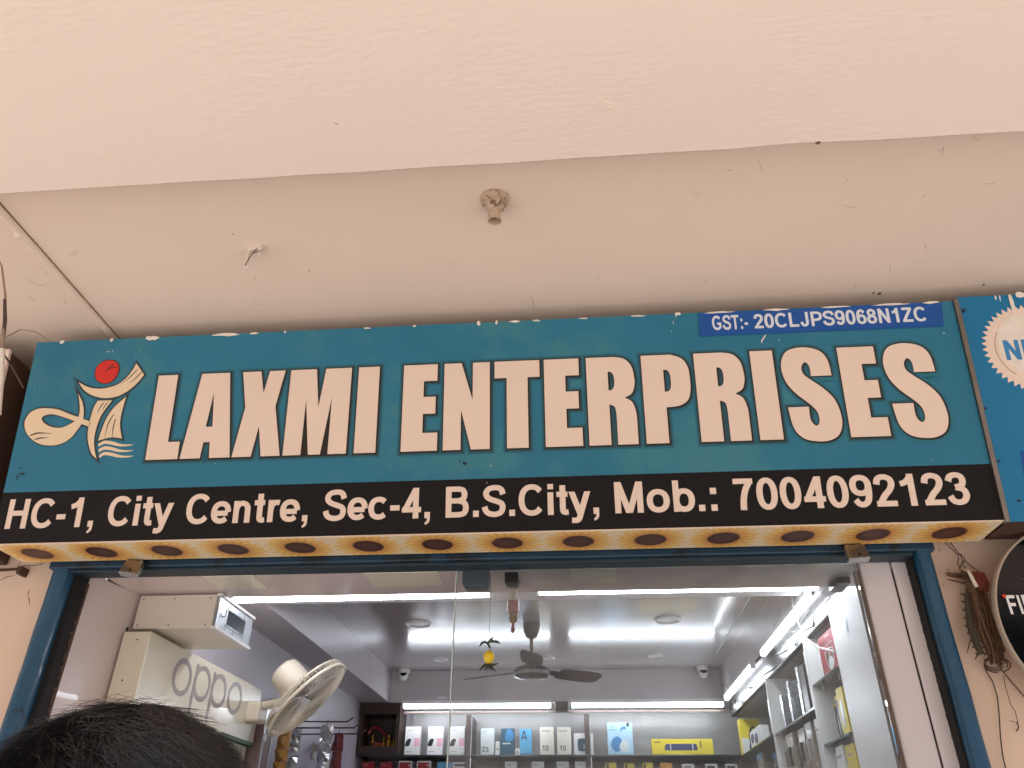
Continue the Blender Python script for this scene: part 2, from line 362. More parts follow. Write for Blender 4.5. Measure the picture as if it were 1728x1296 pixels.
def pen(pts, ring, sv, sh):
    n = len(pts); a, b = [], []
    for i in range(n):
        p = pts[i]; q0 = pts[(i-1) % n] if (ring or i) else p; q1 = pts[(i+1) % n] if (ring or i < n-1) else p
        d0 = (p[0]-q0[0], p[1]-q0[1]); d1 = (q1[0]-p[0], q1[1]-p[1])
        l0, l1 = math.hypot(*d0), math.hypot(*d1)
        if l0 < 1e-9: d0 = d1; l0 = l1
        if l1 < 1e-9: d1 = d0; l1 = l0
        d0 = (d0[0]/l0, d0[1]/l0); d1 = (d1[0]/l1, d1[1]/l1); d = (d0[0]+d1[0], d0[1]+d1[1]); l = math.hypot(*d) or 1; d = (d[0]/l, d[1]/l)
        h = .5*math.hypot(sv*d[1], sh*d[0]); h /= max(.6, d[0]*d0[0]+d[1]*d0[1])
        if not ring and i in (0, n-1) and max(l0, l1) > .3 and abs(d[1]) > .5:   # straight stems are cut level
            h /= abs(d[1]); sg_ = math.copysign(1, d[1]); a.append((p[0]-sg_*h, p[1])); b.append((p[0]+sg_*h, p[1])); continue
        a.append((p[0]-d[1]*h, p[1]+d[0]*h)); b.append((p[0]+d[1]*h, p[1]-d[0]*h))
    return a, b
def letters(name, m, parent, s, *a, **k):
    """a word as one thin vinyl object per character"""
    for i in range(len(s)):
        if s[i] != ' ': link(name, words(s, *a, only=i, **k), m, parent)
def words(s, x0, x1, y0, cap, M, thick=.0006, sv=.21, sh=.17, track=0.0, only=None):
    """a word set from x0 to x1 on baseline y0: one mesh of thin vinyl (or only its n-th character)"""
    V, F = [], []; cur = 0; lev = 0; items = []
    for ci, ch in enumerate(s):
        if ch == ' ': cur += .388; continue
        w_, st = TF[ch]
        for k in st:
            if isinstance(k, tuple) and k[0] == 'poly': items.append(([(x+cur, y) for x, y in k[1]], [(x+cur, y) for x, y in k[1]], 'poly', ci)); continue
            ring = isinstance(k, tuple); pts = k[1] if ring else k
            pp = [pts[0]] + [pts[i] for i in range(1, len(pts)) if math.hypot(pts[i][0]-pts[i-1][0], pts[i][1]-pts[i-1][1]) > 1e-6]
            a, b = pen(pp, ring, sv, sh); items.append(([(x+cur, y) for x, y in a], [(x+cur, y) for x, y in b], ring, ci))
        cur += w_ + track
    xs = [p[0] for it in items for q in it[:2] for p in q]; xa, xb = min(xs), max(xs); k = (x1-x0)/(xb-xa)
    for idx, (a, b, ring, ci) in enumerate(items):
        if only is not None and ci != only: continue
        z = thick + (idx % 4)*.00002; n = len(a); base = len(V)
        if ring == 'poly':
            V += [((x-xa)*k+x0, y*cap+y0, zz) for zz in (0, z) for x, y in a]
            F += [[base+n+i for i in range(n)][::-1]] + [[base+i, base+(i+1) % n, base+n+(i+1) % n, base+n+i] for i in range(n)]; continue
        for zz in (0, z):
            V += [((x-xa)*k+x0, y*cap+y0, zz) for x, y in a] + [((x-xa)*k+x0, y*cap+y0, zz) for x, y in b]
        m = n if ring else n-1
        for i in range(m):
            j = (i+1) % n
            F += [[base+2*n+i, base+3*n+i, base+3*n+j, base+2*n+j], [base+i, base+2*n+i, base+2*n+j, base+j], [base+n+j, base+3*n+j, base+3*n+i, base+n+i]]
        if not ring: F += [[base, base+n, base+3*n, base+2*n], [base+n-1, base+3*n-1, base+4*n-1, base+2*n-1]]
    return xf(mesh(V, F), M)
def ribbon(pts, wd):
    """closed outline of a tapered brush stroke"""
    P = crv([(x, y, 1) for x, y in pts], 6, False) + [tuple(pts[-1])]
    a, b = [], []
    for i, p in enumerate(P):
        q0, q1 = P[max(i-1, 0)], P[min(i+1, len(P)-1)]; dx, dy = q1[0]-q0[0], q1[1]-q0[1]; l = math.hypot(dx, dy) or 1
        t = i/(len(P)-1); h = wd*(.25+.75*math.sin(math.pi*min(1, t*1.0+.12)))/2
        a.append((p[0]-dy/l*h, p[1]+dx/l*h)); b.append((p[0]+dy/l*h, p[1]-dx/l*h))
    return a + b[::-1]
def fr(o, X, Y):
    """matrix of a drawing plane: origin o, x axis X, y axis Y"""
    X = Vector(X).normalized(); Y = Vector(Y).normalized(); Z = X.cross(Y)
    return Matrix.Translation(Vector(o)) @ Matrix((X, Y, Z)).transposed().to_4x4()
def box_obj(name, a, b, m, parent=None, bevel=0.0): return B().box(a, b).mk(name, m, parent, False, bevel)
def struct(o): o['kind'] = 'structure'; return o

# ================================================================== SETTING
Z_SOF, Z_BEAM, Y_BEAM = 3.165, 3.04, -1.052
struct(box_obj('ground', (-400, -400, -.5), (400, 400, -.15), CONC))
struct(box_obj('verandah_floor', (-9, -2.6, -.149), (9, .02, 0), FLOORM))

def beam():
    b = B(); n = 150; ys = [Y_BEAM, Y_BEAM-.004, Y_BEAM-.6]
    xs = [-6+12*i/n for i in range(n+1)]
    rng = random.Random(3); wob = [rng.gauss(0, .0022) for _ in xs]
    wob = [(wob[max(i-1, 0)]+wob[i]*2+wob[min(i+1, n)])/4 for i in range(n+1)]
    for i, x in enumerate(xs):
        e = Y_BEAM + wob[i]*1.6
        b.v += [Vector((x, e+.006, Z_SOF+.1)), Vector((x, e+.004, Z_BEAM+.006+wob[i])), Vector((x, e-.004, Z_BEAM+wob[i]*.5)), Vector((x, -2.75, Z_BEAM)), Vector((x, -2.75, 4.6))]
    for i in range(n):
        for j in range(4): b.f.append([i*5+j, (i+1)*5+j, (i+1)*5+j+1, i*5+j+1])
    return b.mk('beam', PAINT)
bo = beam(); struct(bo)
struct(box_obj('soffit', (-6, Y_BEAM-.02, Z_SOF), (6, .25, Z_SOF+.12), SOFF))
box_o = box_obj('upper_storey', (-6, -2.73, 3.42), (6, 5, 4.9), PAINT)
tag(box_o, 'plain peach painted storey above the shop canopy', 'building')
# the row of shops across the street (seen only in reflections)
opb = empty('opposite_building', (0, -17, -.15), 'two storey peach building across the street', 'building')
B().box((-24, -20, -.14), (24, -16, 7.4)).mk('wall', mat('street wall', (190, 180, 172), .9, .1, .6), opb)
for i in range(8):
    for zz_ in (.1, 4.0):
        B().box((-22+5.6*i, -16.001, zz_), (-19+5.6*i, -15.96, zz_+2.2)).mk('window', mat('dark shopfront', (60, 62, 66), .3, .2, .5), opb)
B().box((-24, -15.999, 3.1), (24, -14.9, 3.3)).mk('canopy', mat('street wall', (190, 180, 172)), opb)
# facade wall in three pieces round the opening
FX0, FX1, ZL = -1.71, 1.045, 2.38
fw = B().box((-6, 0, 0), (FX0, .25, Z_SOF)).box((FX1, 0, 0), (6, .25, Z_SOF)).box((FX0, 0, 2.47), (FX1, .25, Z_SOF)).mk('facade_wall', WALLP)
struct(fw)

# shop interior shell
XL, XR, YB, ZC, ZT = -1.62, 1.36, 3.86, 2.575, 2.79
struct(box_obj('shop_floor', (XL-.1, .02, -.149), (XR+.1, YB+.1, .004), FLOORM))
struct(box_obj('left_wall', (XL-.08, .25, 0), (XL, YB, 2.95), MAUVEW))
struct(box_obj('right_wall', (XR, .25, 0), (XR+.08, YB, 2.95), GREYW))
struct(box_obj('back_wall', (XL-.08, YB, 0), (XR+.08, YB+.08, 2.95), MAUVEW))
TX0, TX1, TY0, TY1 = -1.405, .972, 1.0, 3.49
ce = struct(box_obj('shop_ceiling', (TX0-.02, TY0-.02, ZT), (TX1+.02, TY1+.02, ZT+.05), MAUVE))
b = B()
b.box((XL, .37, ZC), (XR, TY0, ZC+.3)); box1 = b.mk('front_border', MAUVEF, ce)
B().box((XL, TY0+.001, ZC), (TX0, YB, ZC+.3)).mk('left_border', MAUVEF, ce)
B().box((TX1, TY0+.001, ZC), (XR, YB, ZC+.3)).mk('right_border', MAUVEF, ce)
B().box((TX0+.001, TY1, ZC), (TX1-.001, YB, ZC+.3)).mk('back_border', MAUVEF, ce)
# panel joint beads on the gloss ceiling
B().tube([(TX1-.09, TY0+.2, ZT-.002), (TX1-.09, 3.0, ZT-.002)], .003, 6).mk('ceiling_wire', WHITEP, ce)
bk = struct(box_obj('shutter_bulkhead', (XL+.001, .05, 2.42), (FX1-.02, .369, 2.96), WHITEL))
for xa, xb in ((-1.28, -1.1), (-.72, -.47), (-.03, .12)):  # pale cream sheets painted in as reflections on the bulkhead underside
    B().box((xa, .12, 2.4175), (xb, .27, 2.4215)).mk('painted_reflection', CREAMPL, bk, bevel=.0008)

# ================================================================== SHUTTER FRAME
LINT = mat('dark blue enamel', (24, 56, 78), .42, .3, 5, .3, 40, spots=.42, spot_rgb=(17, 28, 36), spot_scale=6)  # darker copy of the jambs' blue enamel, with dark spots
sf = empty('shutter_frame', (-.33, -.02, 0), 'blue enamelled rolling shutter frame around the shop opening', 'shutter frame')
lt = B().box((FX0-.012, -.045, 2.40), (FX1+.012, .045, 2.468)).mk('lintel', LINT, sf, bevel=.004)
B().box((FX0+.05, -.03, 2.391), (FX1-.05, .035, 2.4005)).mk('bottom_rail', mat('worn blue edge', (34, 50, 60), .5, .3, 14, .2, 60, spots=.26, spot_rgb=(84, 68, 58), spot_scale=30), sf, bevel=.002)
for k in range(3):
    B().box((FX0+.06, -.0465-.004, 2.412+k*.018), (FX1-.06, -.0445, 2.4175+k*.018)).mk('ridge', LINT, sf)
def jamb(x0, x1, xi):
    # outer rolled edge, channel, dark inner groove, ragged rusty lip
    d = 1 if x1 > x0 else -1
    s = B()
    pr = [(x0, .01), (x0, -.03), (x0+d*.006, -.042), (x0+d*.02, -.046), (x1-d*.006, -.042), (x1, -.036), (x1, .01)]
    n = len(pr); rng = random.Random(int(abs(x0)*100))
    zs = [0, .6, 1.2, 1.6, 1.9, 2.0, 2.1, 2.2, 2.3, 2.402]
    for z in zs:
        j = rng.gauss(0, .0012)
        for (x, y) in pr: s.v.append(Vector((x+j, y, z)))
    for i in range(len(zs)-1):
        for j in range(n-1): s.f.append([i*n+j, i*n+j+1, (i+1)*n+j+1, (i+1)*n+j])
    me = mesh(s.v, s.f); link('jamb', me, BLUEM, sf, True); smooth_angle(me, 50)
    B().box((x1, -.002, 0), (xi, .05, 2.398)).mk('shutter_groove', DARKM, sf)
    r = B(); zz = [i*2.378/300 for i in range(301)]; rng = random.Random(5)
    for z in zz:
        r.v += [Vector((xi+d*.0012, .056, z)), Vector((xi+d*.0012, .047-abs(rng.gauss(.004, .008)), z))]
    for i in range(300): r.f.append([i*2, i*2+1, i*2+3, i*2+2])
    r.mk('rusty_lip', RUSTW, sf)
jamb(-1.71, -1.655, -1.632)
jamb(1.045, 1.003, .995)

# left reveal panel (white laminate) with its corner trim
lp = empty('reveal_panel', (-1.62, .2, 0), 'pinkish white laminate panel lining the opening beside the cream lightbox', 'wall panel')
B().hexa([(-1.70, .055, 0), (-1.642, .055, 0), (-1.603, .345, 0), (-1.70, .345, 0), (-1.70, .055, 2.419), (-1.642, .055, 2.419), (-1.603, .345, 2.419), (-1.70, .345, 2.419)]).mk('panel', WHITEL, lp)
B().box((-1.63, .346, 0), (-1.588, .362, 2.419)).mk('corner_trim', WHITEL, lp, bevel=.002)
B().hexa([(-1.6125, .30, 0), (-1.609, .30, 0), (-1.6075, .306, 0), (-1.6125, .306, 0), (-1.6125, .30, 2.3), (-1.607, .30, 2.3), (-1.606, .306, 2.3), (-1.6125, .306, 2.3)]).mk('joint_line', DARKM, lp)

# right reveal: gloss white post with a groove, raw brown edge
rp = empty('door_post', (.93, .1, 0), 'glossy white painted door post with a grooved face beside the blue jamb', 'door post')
B().hexa([(.868, .07, 0), (.955, .052, 0), (.955, .1, 0), (.868, .1, 0), (.868, .07, 2.419), (.955, .052, 2.419), (.955, .1, 2.419), (.868, .1, 2.419)]).mk('post', WHITEG, rp, bevel=.006)
B().box((.9565, .04, 0), (1.002, .1, 2.395)).mk('outer_strip', WHITEG, rp, bevel=.004)
B().box((.851, .074, 0), (.8675, .0915, 2.38)).mk('raw_edge', mat('raw plywood edge', (118, 100, 88), .9, .4, 30, .4, 60, spots=.3, spot_rgb=(40, 32, 28), spot_scale=24, stretch=(1, 1, .2)), rp)
B().box((.956, .05, 0), (.9562, .06, 2.378)).mk('groove', DARKM, rp)

# white cupboard side in the shop, right
cp = empty('cupboard_side', (1.0, .6, 0), 'tall plain white cupboard side panel beside the right wall shelves', 'panel')
B().hexa([(.948, .2, 0), (.966, .2, 0), (1.02, .9, 0), (1.0, .9, 0), (.948, .2, 2.415), (.966, .2, 2.415), (1.02, .9, 2.53), (1.0, .9, 2.53)]).mk('panel', WHITEC, cp)
link('sticker', fill([[(0, 0), (.022, 0), (.022, .05), (0, .05)]], fr((.9795, .66, 2.335), (-.0743, -.9972, 0), (0, 0, 1)) , .0008), STKW, cp)

# ================================================================== MAIN SIGN
S0 = Vector((0, -.215, 2.42)); S1 = Vector((0, -.35, 3.088)); SV = (S1-S0).normalized(); SH = (S1-S0).length
MS = fr(S0, (1, 0, 0), SV); SN = MS.to_3x3() @ Vector((0, 0, 1))
def MZ(h): return MS @ Matrix.Translation((0, 0, h))
SX0, SX1, VB = -1.806, 1.182, .164
sg = empty('shop_sign', (-.31, -.2, 2.42), 'long teal and black fascia sign with big cream title lettering above the shop', 'sign')
def quad_sheet(u0, u1, v0, v1, h0, h1): return xf(B_mesh(u0, u1, v0, v1, h0, h1), MS)
def B_mesh(u0, u1, v0, v1, h0, h1):
    b = B().box((u0, v0, h0), (u1, v1, h1)); return mesh(b.v, b.f)
link('teal_face', quad_sheet(SX0, SX1, VB, SH, -.012, 0), TEAL, sg)
link('black_band', quad_sheet(SX0, SX1, 0, VB-.0004, -.012, .0004), BLACKF, sg)
box_b = B(); yb = -.058
box_b.hexa([S0+Vector((SX0+.002, .013, .004)), S0+Vector((SX1-.002, .013, .004)), Vector((SX1-.002, yb, 2.424)), Vector((SX0+.002, yb, 2.424)),
            S1+Vector((SX0+.002, .013, -.004)), S1+Vector((SX1-.002, .013, -.004)), Vector((SX1-.002, -.16, 3.07)), Vector((SX0+.002, -.16, 3.07))])
box_b.mk('box_frame', RUST, sg)
SUNF = sunflower_mat(-1.708+.0, .2135, -.134)
B().box((SX0, -.2145, 2.4185), (SX1, yb, 2.4235)).mk('sunflower_strip', SUNF, sg)
B().tube([MS @ Vector((SX0, 0.001, .001)), MS @ Vector((SX1, .001, .001))], .0022, 6).mk('bottom_trim', CREAM, sg)

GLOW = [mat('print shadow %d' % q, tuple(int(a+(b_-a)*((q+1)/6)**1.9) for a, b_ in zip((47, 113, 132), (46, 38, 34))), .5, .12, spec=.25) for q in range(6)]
Hh = .2855
GL = {
 'L': (.105, [[(0,0),(0,Hh),(.066,Hh),(.066,.057),(.105,.057),(.105,0)]]),
 'A': (.163, [[(0,0),(.036,Hh),(.130,Hh),(.163,0),(.096,0),(.092,.052),(.071,.052),(.066,0)], [(.072,.103),(.0845,.219),(.094,.103)]]),
 'X': (.155, [[(0,0),(.026,.163),(.005,Hh),(.066,Hh),(.081,.21),(.095,Hh),(.147,Hh),(.125,.164),(.155,0),(.094,0),(.078,.1),(.062,0)]]),
 'M': (.203, [[(0,0),(.002,Hh),(.087,Hh),(.102,.155),(.118,Hh),(.203,Hh),(.201,0),(.143,0),(.144,.188),(.119,0),(.081,0),(.060,.185),(.057,0)]]),
 'I': (.068, [[(0,0),(0,Hh),(.068,Hh),(.068,0)]]),
 'E': (.113, [[(0,0),(0,Hh),(.109,Hh),(.109,.229),(.066,.229),(.066,.176),(.105,.176),(.105,.12),(.066,.12),(.066,.058),(.113,.058),(.113,0)]]),
 'N': (.145, [[(0,0),(0,Hh),(.055,Hh),(.091,.16),(.091,Hh),(.145,Hh),(.145,0),(.087,0),(.055,.128),(.055,0)]]),
 'T': (.142, [[(.038,0),(.038,.229),(0,.229),(0,Hh),(.142,Hh),(.142,.229),(.104,.229),(.104,0)]]),
 'R': (.147, [[(0,0),(0,Hh),(.087,Hh),(.120,.277,1),(.141,.250,1),(.147,.21,1),(.146,.188,1),(.137,.163,1),(.114,.149),(.136,.134,1),(.146,.1,1),(.147,.06),(.147,0),(.086,0),(.086,.095),(.082,.120,1),(.066,.129),(.066,0)],
              [(.066,.237),(.077,.234,1),(.084,.220,1),(.084,.191,1),(.077,.177,1),(.066,.174)]]),
 'P': (.145, [[(0,0),(0,Hh),(.092,Hh),(.126,.270,1),(.142,.241,1),(.145,.205,1),(.144,.168,1),(.134,.135,1),(.107,.117,1),(.067,.113),(.067,0)],
              [(.066,.236),(.079,.233,1),(.086,.215,1),(.086,.184,1),(.080,.167,1),(.066,.163)]]),
 'S': (.154, [[(.003,.099),(.064,.099),(.064,.058,1),(.077,.039,1),(.089,.054,1),(.081,.092,1),(.029,.146,1),(.005,.188,1),(0,.236,1),(.016,.275,1),(.048,.290,1),(.087,.290,1),(.122,.276,1),(.140,.246,1),(.145,.196),(.084,.196),(.083,.228,1),(.072,.242,1),(.060,.228,1),(.061,.207,1),(.075,.190,1),(.118,.152,1),(.145,.112,1),(.154,.055,1),(.141,.012,1),(.111,-.007,1),(.073,-.009,1),(.036,.002,1),(.012,.034,1)]]),
}
TITLE = [('L',-1.352),('A',-1.240),('X',-1.071),('M',-.907),('I',-.681),('E',-.534),('N',-.403),('T',-.243),('E',-.087),('R',.045),('P',.216),('R',.378),('I',.5495),('S',.639),('E',.811),('S',.941)]
for i, (g, x) in enumerate(TITLE):
    lps = [crv(l) for l in GL[g][1]]
    T = Matrix.Translation((x, .2555, 0))
    e = i*.00002
    lt_ = link('letter', fill(lps, MZ(.0016) @ T, .0006), CREAM, sg)
    if g == 'M': lps = [[(0, 0), (.002, Hh), (.087, Hh), (.102, .165), (.118, Hh), (.203, Hh), (.201, 0)]]
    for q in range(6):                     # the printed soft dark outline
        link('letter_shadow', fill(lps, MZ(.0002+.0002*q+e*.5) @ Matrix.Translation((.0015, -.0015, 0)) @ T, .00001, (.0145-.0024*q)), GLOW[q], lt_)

# address line
for s, a, b_ in (('HC-1,', -1.775, -1.489), ('City', -1.445, -1.236), ('Centre,', -1.194, -.811), ('Sec-4,', -.764, -.437), ('B.S.City,', -.39, .064), ('Mob.:', .111, .405), ('7004092123', .455, 1.108)):
    letters('address_character', CREAM, sg, s, a, b_, .049, .0925, MZ(.0006), .0007)

# logo, drawn in sign coordinates from the measured outline
def lg(X, Y):
    x, y = X/3.927, 560+Y/3.927; d = ray(x, y); t = ((S0-CAM).dot(SN))/(d.dot(SN))
    P = CAM + d*t; return (P.x, (P-S0).dot(SV))
def lgp(pts, flag=1): return [(*lg(p[0], p[1]), (p[2] if len(p) > 2 else flag)) for p in pts]
logo = []
swoosh = [(523,335,0),(560,388),(620,425),(700,440),(780,428),(860,385),(920,330),(957,285,0),(905,210,0),(880,255),(840,305),(790,345),(740,365),(680,377),(620,375),(570,360)]
fish = [(520,410,0),(545,460),(557,520),(553,578,0),(607,597,0),(597,630,0),(543,612,0),(515,650),(480,695),(430,732),(370,752),(300,752),(245,735),(205,705),(175,665),(165,620),(172,580),(205,535),(260,510),(330,508),(400,520),(470,548),(522,566,0),(531,520),(528,460)]
fishhole = [(278,575),(300,555),(350,547),(420,565),(498,593,0),(450,620),(400,637),(340,630),(295,605)]
stem = [(650,457,0),(745,455,0),(710,500),(670,560),(640,640),(625,720),(630,790),(642,842,0),(610,810),(590,750),(583,690),(588,630),(605,560),(625,500)]
sail = [(838,430,0),(820,490),(803,560),(797,620),(803,670),(810,708,0),(740,700),(652,722,0),(680,640),(710,570),(760,500)]
def wave(dx, dy): return [(655+dx,742+dy,0),(695,722+dy),(750,728+dy),(810,745+dy),(890,747+dy,0),(850,757+dy),(790,759+dy),(730,747+dy),(692,744+dy),(655+dx,762+dy,0)]
red = [(735,190),(775,205),(790,240),(775,290),(740,330),(690,342),(650,325),(633,285),(645,235),(685,200)]
lo = link('logo_emblem', fill([crv(lgp(swoosh))], MZ(.0016), .0006), LOGOC, sg); lo['label'] = 'cream emblem of a fish, a sail and waves'
for sh_, hl in ((fish, fishhole), (stem, None), (sail, None), (wave(0, 0), None), (wave(0, 38), None), (wave(5, 75), None)):
    lps = [crv(lgp(sh_))] + ([crv(lgp(hl))] if hl else [])
    link('emblem_stroke', fill(lps, MZ(.0016), .0006), LOGOC, lo)
for q, k in ((swoosh, 0), (fish, 1), (stem, 2), (sail, 3)):
    for off, m, h in ((.007, SH2, .0005), (.003, SH3, .0009)):
        lps = [crv(lgp(q))] + ([crv(lgp(fishhole))] if k == 1 else [])
        link('emblem_shadow', fill(lps, MZ(h+k*.00003), .00002, off), m, lo)
rd = link('red_disc', fill([crv(lgp(red))], MZ(.0016), .0006), REDP, lo)
link('disc_shadow', fill([crv(lgp(red))], MZ(.0009+.00015), .00002, .003), SH3, lo)
for s, wd in (([(915,248),(870,295),(800,350)], .0030), ([(942,265),(905,305),(860,342)], .0035), ([(200,690),(255,672),(345,675)], .005), ([(232,716),(270,705),(320,704)], .0045),
              ([(692,468),(665,505),(648,545)], .003), ([(718,468),(698,492),(680,522)], .003), ([(757,545),(718,615),(695,704)], .0035), ([(768,575),(752,640),(746,703)], .0035),
              ([(705,265),(735,228),(770,206)], .0035), ([(722,250),(752,235),(787,237)], .0035)):
    link('emblem_slit', fill([ribbon([lg(*p) for p in s], wd)], MZ(.0022), .0003), SH3, lo)

# blue sticker with the tax number
gs = link('tax_sticker', fill([[(.404,.598),(1.139,.597),(1.149,.680),(.407,.678)]], MZ(.0026), .0008), BLUEP, sg); gs['label'] = 'blue sticker strip with white tax number'
letters('tax_character', STKW, gs, 'GST:-', .446, .556, .617, .049, MZ(.0031), .0003)
letters('tax_character', STKW, gs, '20CLJPS9068N1ZC', .575, 1.093, .6165, .049, MZ(.0031), .0003)

# torn flakes, scuffs and drips on the flex
def blob(u, v, a, b_, n=11, rng=random): return [(u+a*math.cos(2*math.pi*i/n)*rng.uniform(.55, 1.15), v+b_*math.sin(2*math.pi*i/n)*rng.uniform(.45, 1.2)) for i in range(n)]
rng = random.Random(21); k = 0
TOP = SH
for px_, a, b_ in ((106, .011, .007), (190, .006, .007), (258, .026, .010), (385, .05, .006), (430, .02, .004), (482, .004, .006), (620, .018, .003), (700, .006, .004), (808, .007, .009), (838, .005, .008), (868, .018, .004), (905, .014, .004), (985, .02, .003), (1075, .03, .003), (1143, .01, .006), (1210, .05, .004), (1310, .04, .004), (1410, .05, .003), (1500, .06, .004), (1570, .03, .005)):
    dd = ray(px_, 578-(px_-65)*.0455); t = ((S0-CAM).dot(SN))/dd.dot(SN); u = (CAM+dd*t).x
    link('paint_flake', fill([blob(u, TOP-.004, a, b_, 13, rng)], MZ(.0032+k*.0001), .0008), CHIPW, sg); k += 1
for (x, y, a, b_) in ((184,594,.006,.002),(191,593,.001,.004),(238,592,.0012,.0014),(230,600,.001,.002),(364,783,.0012,.002),(1136,545,.0012,.006),(1140,533,.0012,.008),(1146,528,.001,.005),(1133,560,.001,.003),(828,786,.0012,.003),(1315,575,.001,.005),(822,815,.0012,.002),(1592,563,.004,.0014),(60,655,.001,.002),(1573,776,.002,.001),(900,718,.001,.001),(905,868,.0025,.0015),(1150,910,.001,.001)):
    d = ray(x, y); t = ((S0-CAM).dot(SN))/d.dot(SN); P = CAM+d*t
    link('scuff', fill([blob(P.x, (P-S0).dot(SV), a, b_, 8, rng)], MZ(.0024+.00003*k), .0003), CHIPW, sg); k += 1
link('scuff', fill([ribbon([sgp for sgp in ((.606,.594),(.592,.575),(.590,.566))], .004)], MZ(.0024), .0003), CHIPW, sg)
for (x, y, a, b_) in ((785,782,.007,.006),(776,778,.002,.006),(38,800,.012,.004),(30,805,.003,.01),(36,790,.006,.002)):
    d = ray(x, y); t = ((S0-CAM).dot(SN))/d.dot(SN); P = CAM+d*t
    link('dark_mark', fill([blob(P.x, (P-S0).dot(SV), a, b_, 8, rng)], MZ(.0024+.00003*k), .0003), INK, sg); k += 1

# steel angle between the two signs
se = B().box((1.183, -.004, -.02), (1.196, SH+.004, .008)); me = mesh([MS @ p for p in se.v], se.f); link('steel_edge', me, STEEL, sg)

# ------------------------------------------------------------------ sign of the shop on the left, a hand's width away
ls = empty('side_sign', (-2.6, -.2, 2.44), 'plain cream sign box just past the left end of the teal sign', 'sign')
link('face', quad_sheet(-3.4, -1.9, .03, SH-.02, -.012, 0), CREAM, ls)
B().hexa([S0+Vector((-3.398, .013, .034)), S0+Vector((-1.902, .013, .034)), Vector((-1.902, -.004, 2.43)), Vector((-3.398, -.004, 2.43)),
          S1+Vector((-3.398, .013, -.024)), S1+Vector((-1.902, .013, -.024)), Vector((-1.902, -.004, 3.06)), Vector((-3.398, -.004, 3.06))]).mk('box_frame', RUST, ls)
# ------------------------------------------------------------------ neighbouring sign
ns = empty('neighbour_sign', (1.9, -.2, 2.42), 'bright blue shop sign with a cream starburst, right next to the teal sign', 'sign')
link('face', quad_sheet(1.1975, 2.6, -.002, SH+.012, -.012, .001), TEALB, ns)
B().hexa([S0+Vector((1.2, .013, .004)), S0+Vector((2.598, .013, .004)), Vector((2.598, yb, 2.424)), Vector((1.2, yb, 2.424)),
          S1+Vector((1.2, .013, -.004)), S1+Vector((2.598, .013, -.004)), Vector((2.598, -.16, 3.07)), Vector((1.2, -.16, 3.07))]).mk('box_frame', RUST, ns)
cx, cz, n = 1.378, .515, 44
link('starburst', fill([[(cx+(.143 if i % 2 == 0 else .127)*math.cos(math.pi*i/n), cz+(.143 if i % 2 == 0 else .127)*math.sin(math.pi*i/n)) for i in range(2*n)]], MZ(.0016), .0006), CREAM, ns)
link('inner_disc', fill([[(cx+.003+.098*math.cos(math.pi*i/24)*(1+.02*math.sin(i)), cz+.01+.102*math.sin(math.pi*i/24)) for i in range(48)]], MZ(.0024), .0006), CHIPW, ns)
letters('starburst_letter', BLUPR, ns, 'NEW', 1.296, 1.462, .478, .064, MZ(.003), .0004, .24, .19)
link('inner_ring', fill([[(cx+.104*math.cos(R(a)), cz+.104*math.sin(R(a))) for a in range(150, 236, 4)] + [(cx+.1055*math.cos(R(a)), cz+.1055*math.sin(R(a))) for a in range(232, 146, -4)]], MZ(.0021), .0004), DIRT_SHADE, ns)
for pts, wd in (([(1.352, SH+.012), (1.353, .655), (1.352, .62)], .012), ([(1.31, SH+.011), (1.309, .676)], .005), ([(1.322, SH+.011), (1.321, .672)], .004), ([(1.37, SH+.01), (1.40, .69)], .02)):
    link('paint_drip', fill([ribbon(pts, wd)], MZ(.0034+wd*.01), .0005), CHIPW, ns)
for u, v in ((1.21, .65), (1.205, .643), (1.203, .33), (1.205, .17), (1.235, .055), (1.255, .054), (1.3, .05)):
    link('dark_mark', fill([blob(u, v, .006, .004, 8, rng)], MZ(.003), .0003), INK, ns)
link('blue_patch', fill([[(1.262, .10), (1.6, .09), (1.6, .2), (1.272, .198)]], MZ(.0016), .0004), BLUEP, ns)

# ------------------------------------------------------------------ soffit and wall clutter
OLDP = mat('tarnished holder', (190, 166, 142), .6, .15, 20, .2, 60, spots=.42, spot_rgb=(104, 74, 52), spot_scale=40)
bh = empty('bulb_holder', (-0.194, -0.8169, Z_SOF), 'old tarnished ceiling bulb holder with an empty socket and dust', 'bulb holder')
MB_ = Matrix.Translation((-0.194, -0.8169, Z_SOF)) @ Matrix.Rotation(R(7), 4, 'X')
B().lathe([(.040, 0), (.040, -.008), (.037, -.012), (.030, -.016)], MB_, 28).mk('base_plate', OLDP, bh, True)
B().lathe([(.030, -.014), (.029, -.024), (.024, -.034), (.0185, -.04)], MB_, 24).mk('body', OLDP, bh, True)
B().lathe([(.0178, -.038), (.0178, -.07), (.0195, -.071), (.0195, -.076), (.0155, -.076), (.0155, -.05), (.001, -.05)], MB_, 24, True).mk('socket', OLDP, bh, True)
B().box((-.007, .034, -.02), (.006, .052, -.004), MB_).mk('screw_lug', OFFW, bh)
for a in range(5):
    t = a*1.3; p = [MB_ @ Vector((.03*math.cos(t+i*.25), .03*math.sin(t+i*.25)-.012, -.012-.009*i)) for i in range(4)]
    B().tube(p, .0011, 5).mk('dust_strand', DIRT_SHADE, bh)
cl = empty('broken_holder', (-0.9324, -0.6725, Z_SOF), 'broken white light holder with loose wire ends on the soffit', 'light holder')
MC = Matrix.Translation((-0.9324, -0.6725, Z_SOF)) @ Matrix.Rotation(R(-20), 4, 'Z') @ Matrix.Scale(1.35, 4)
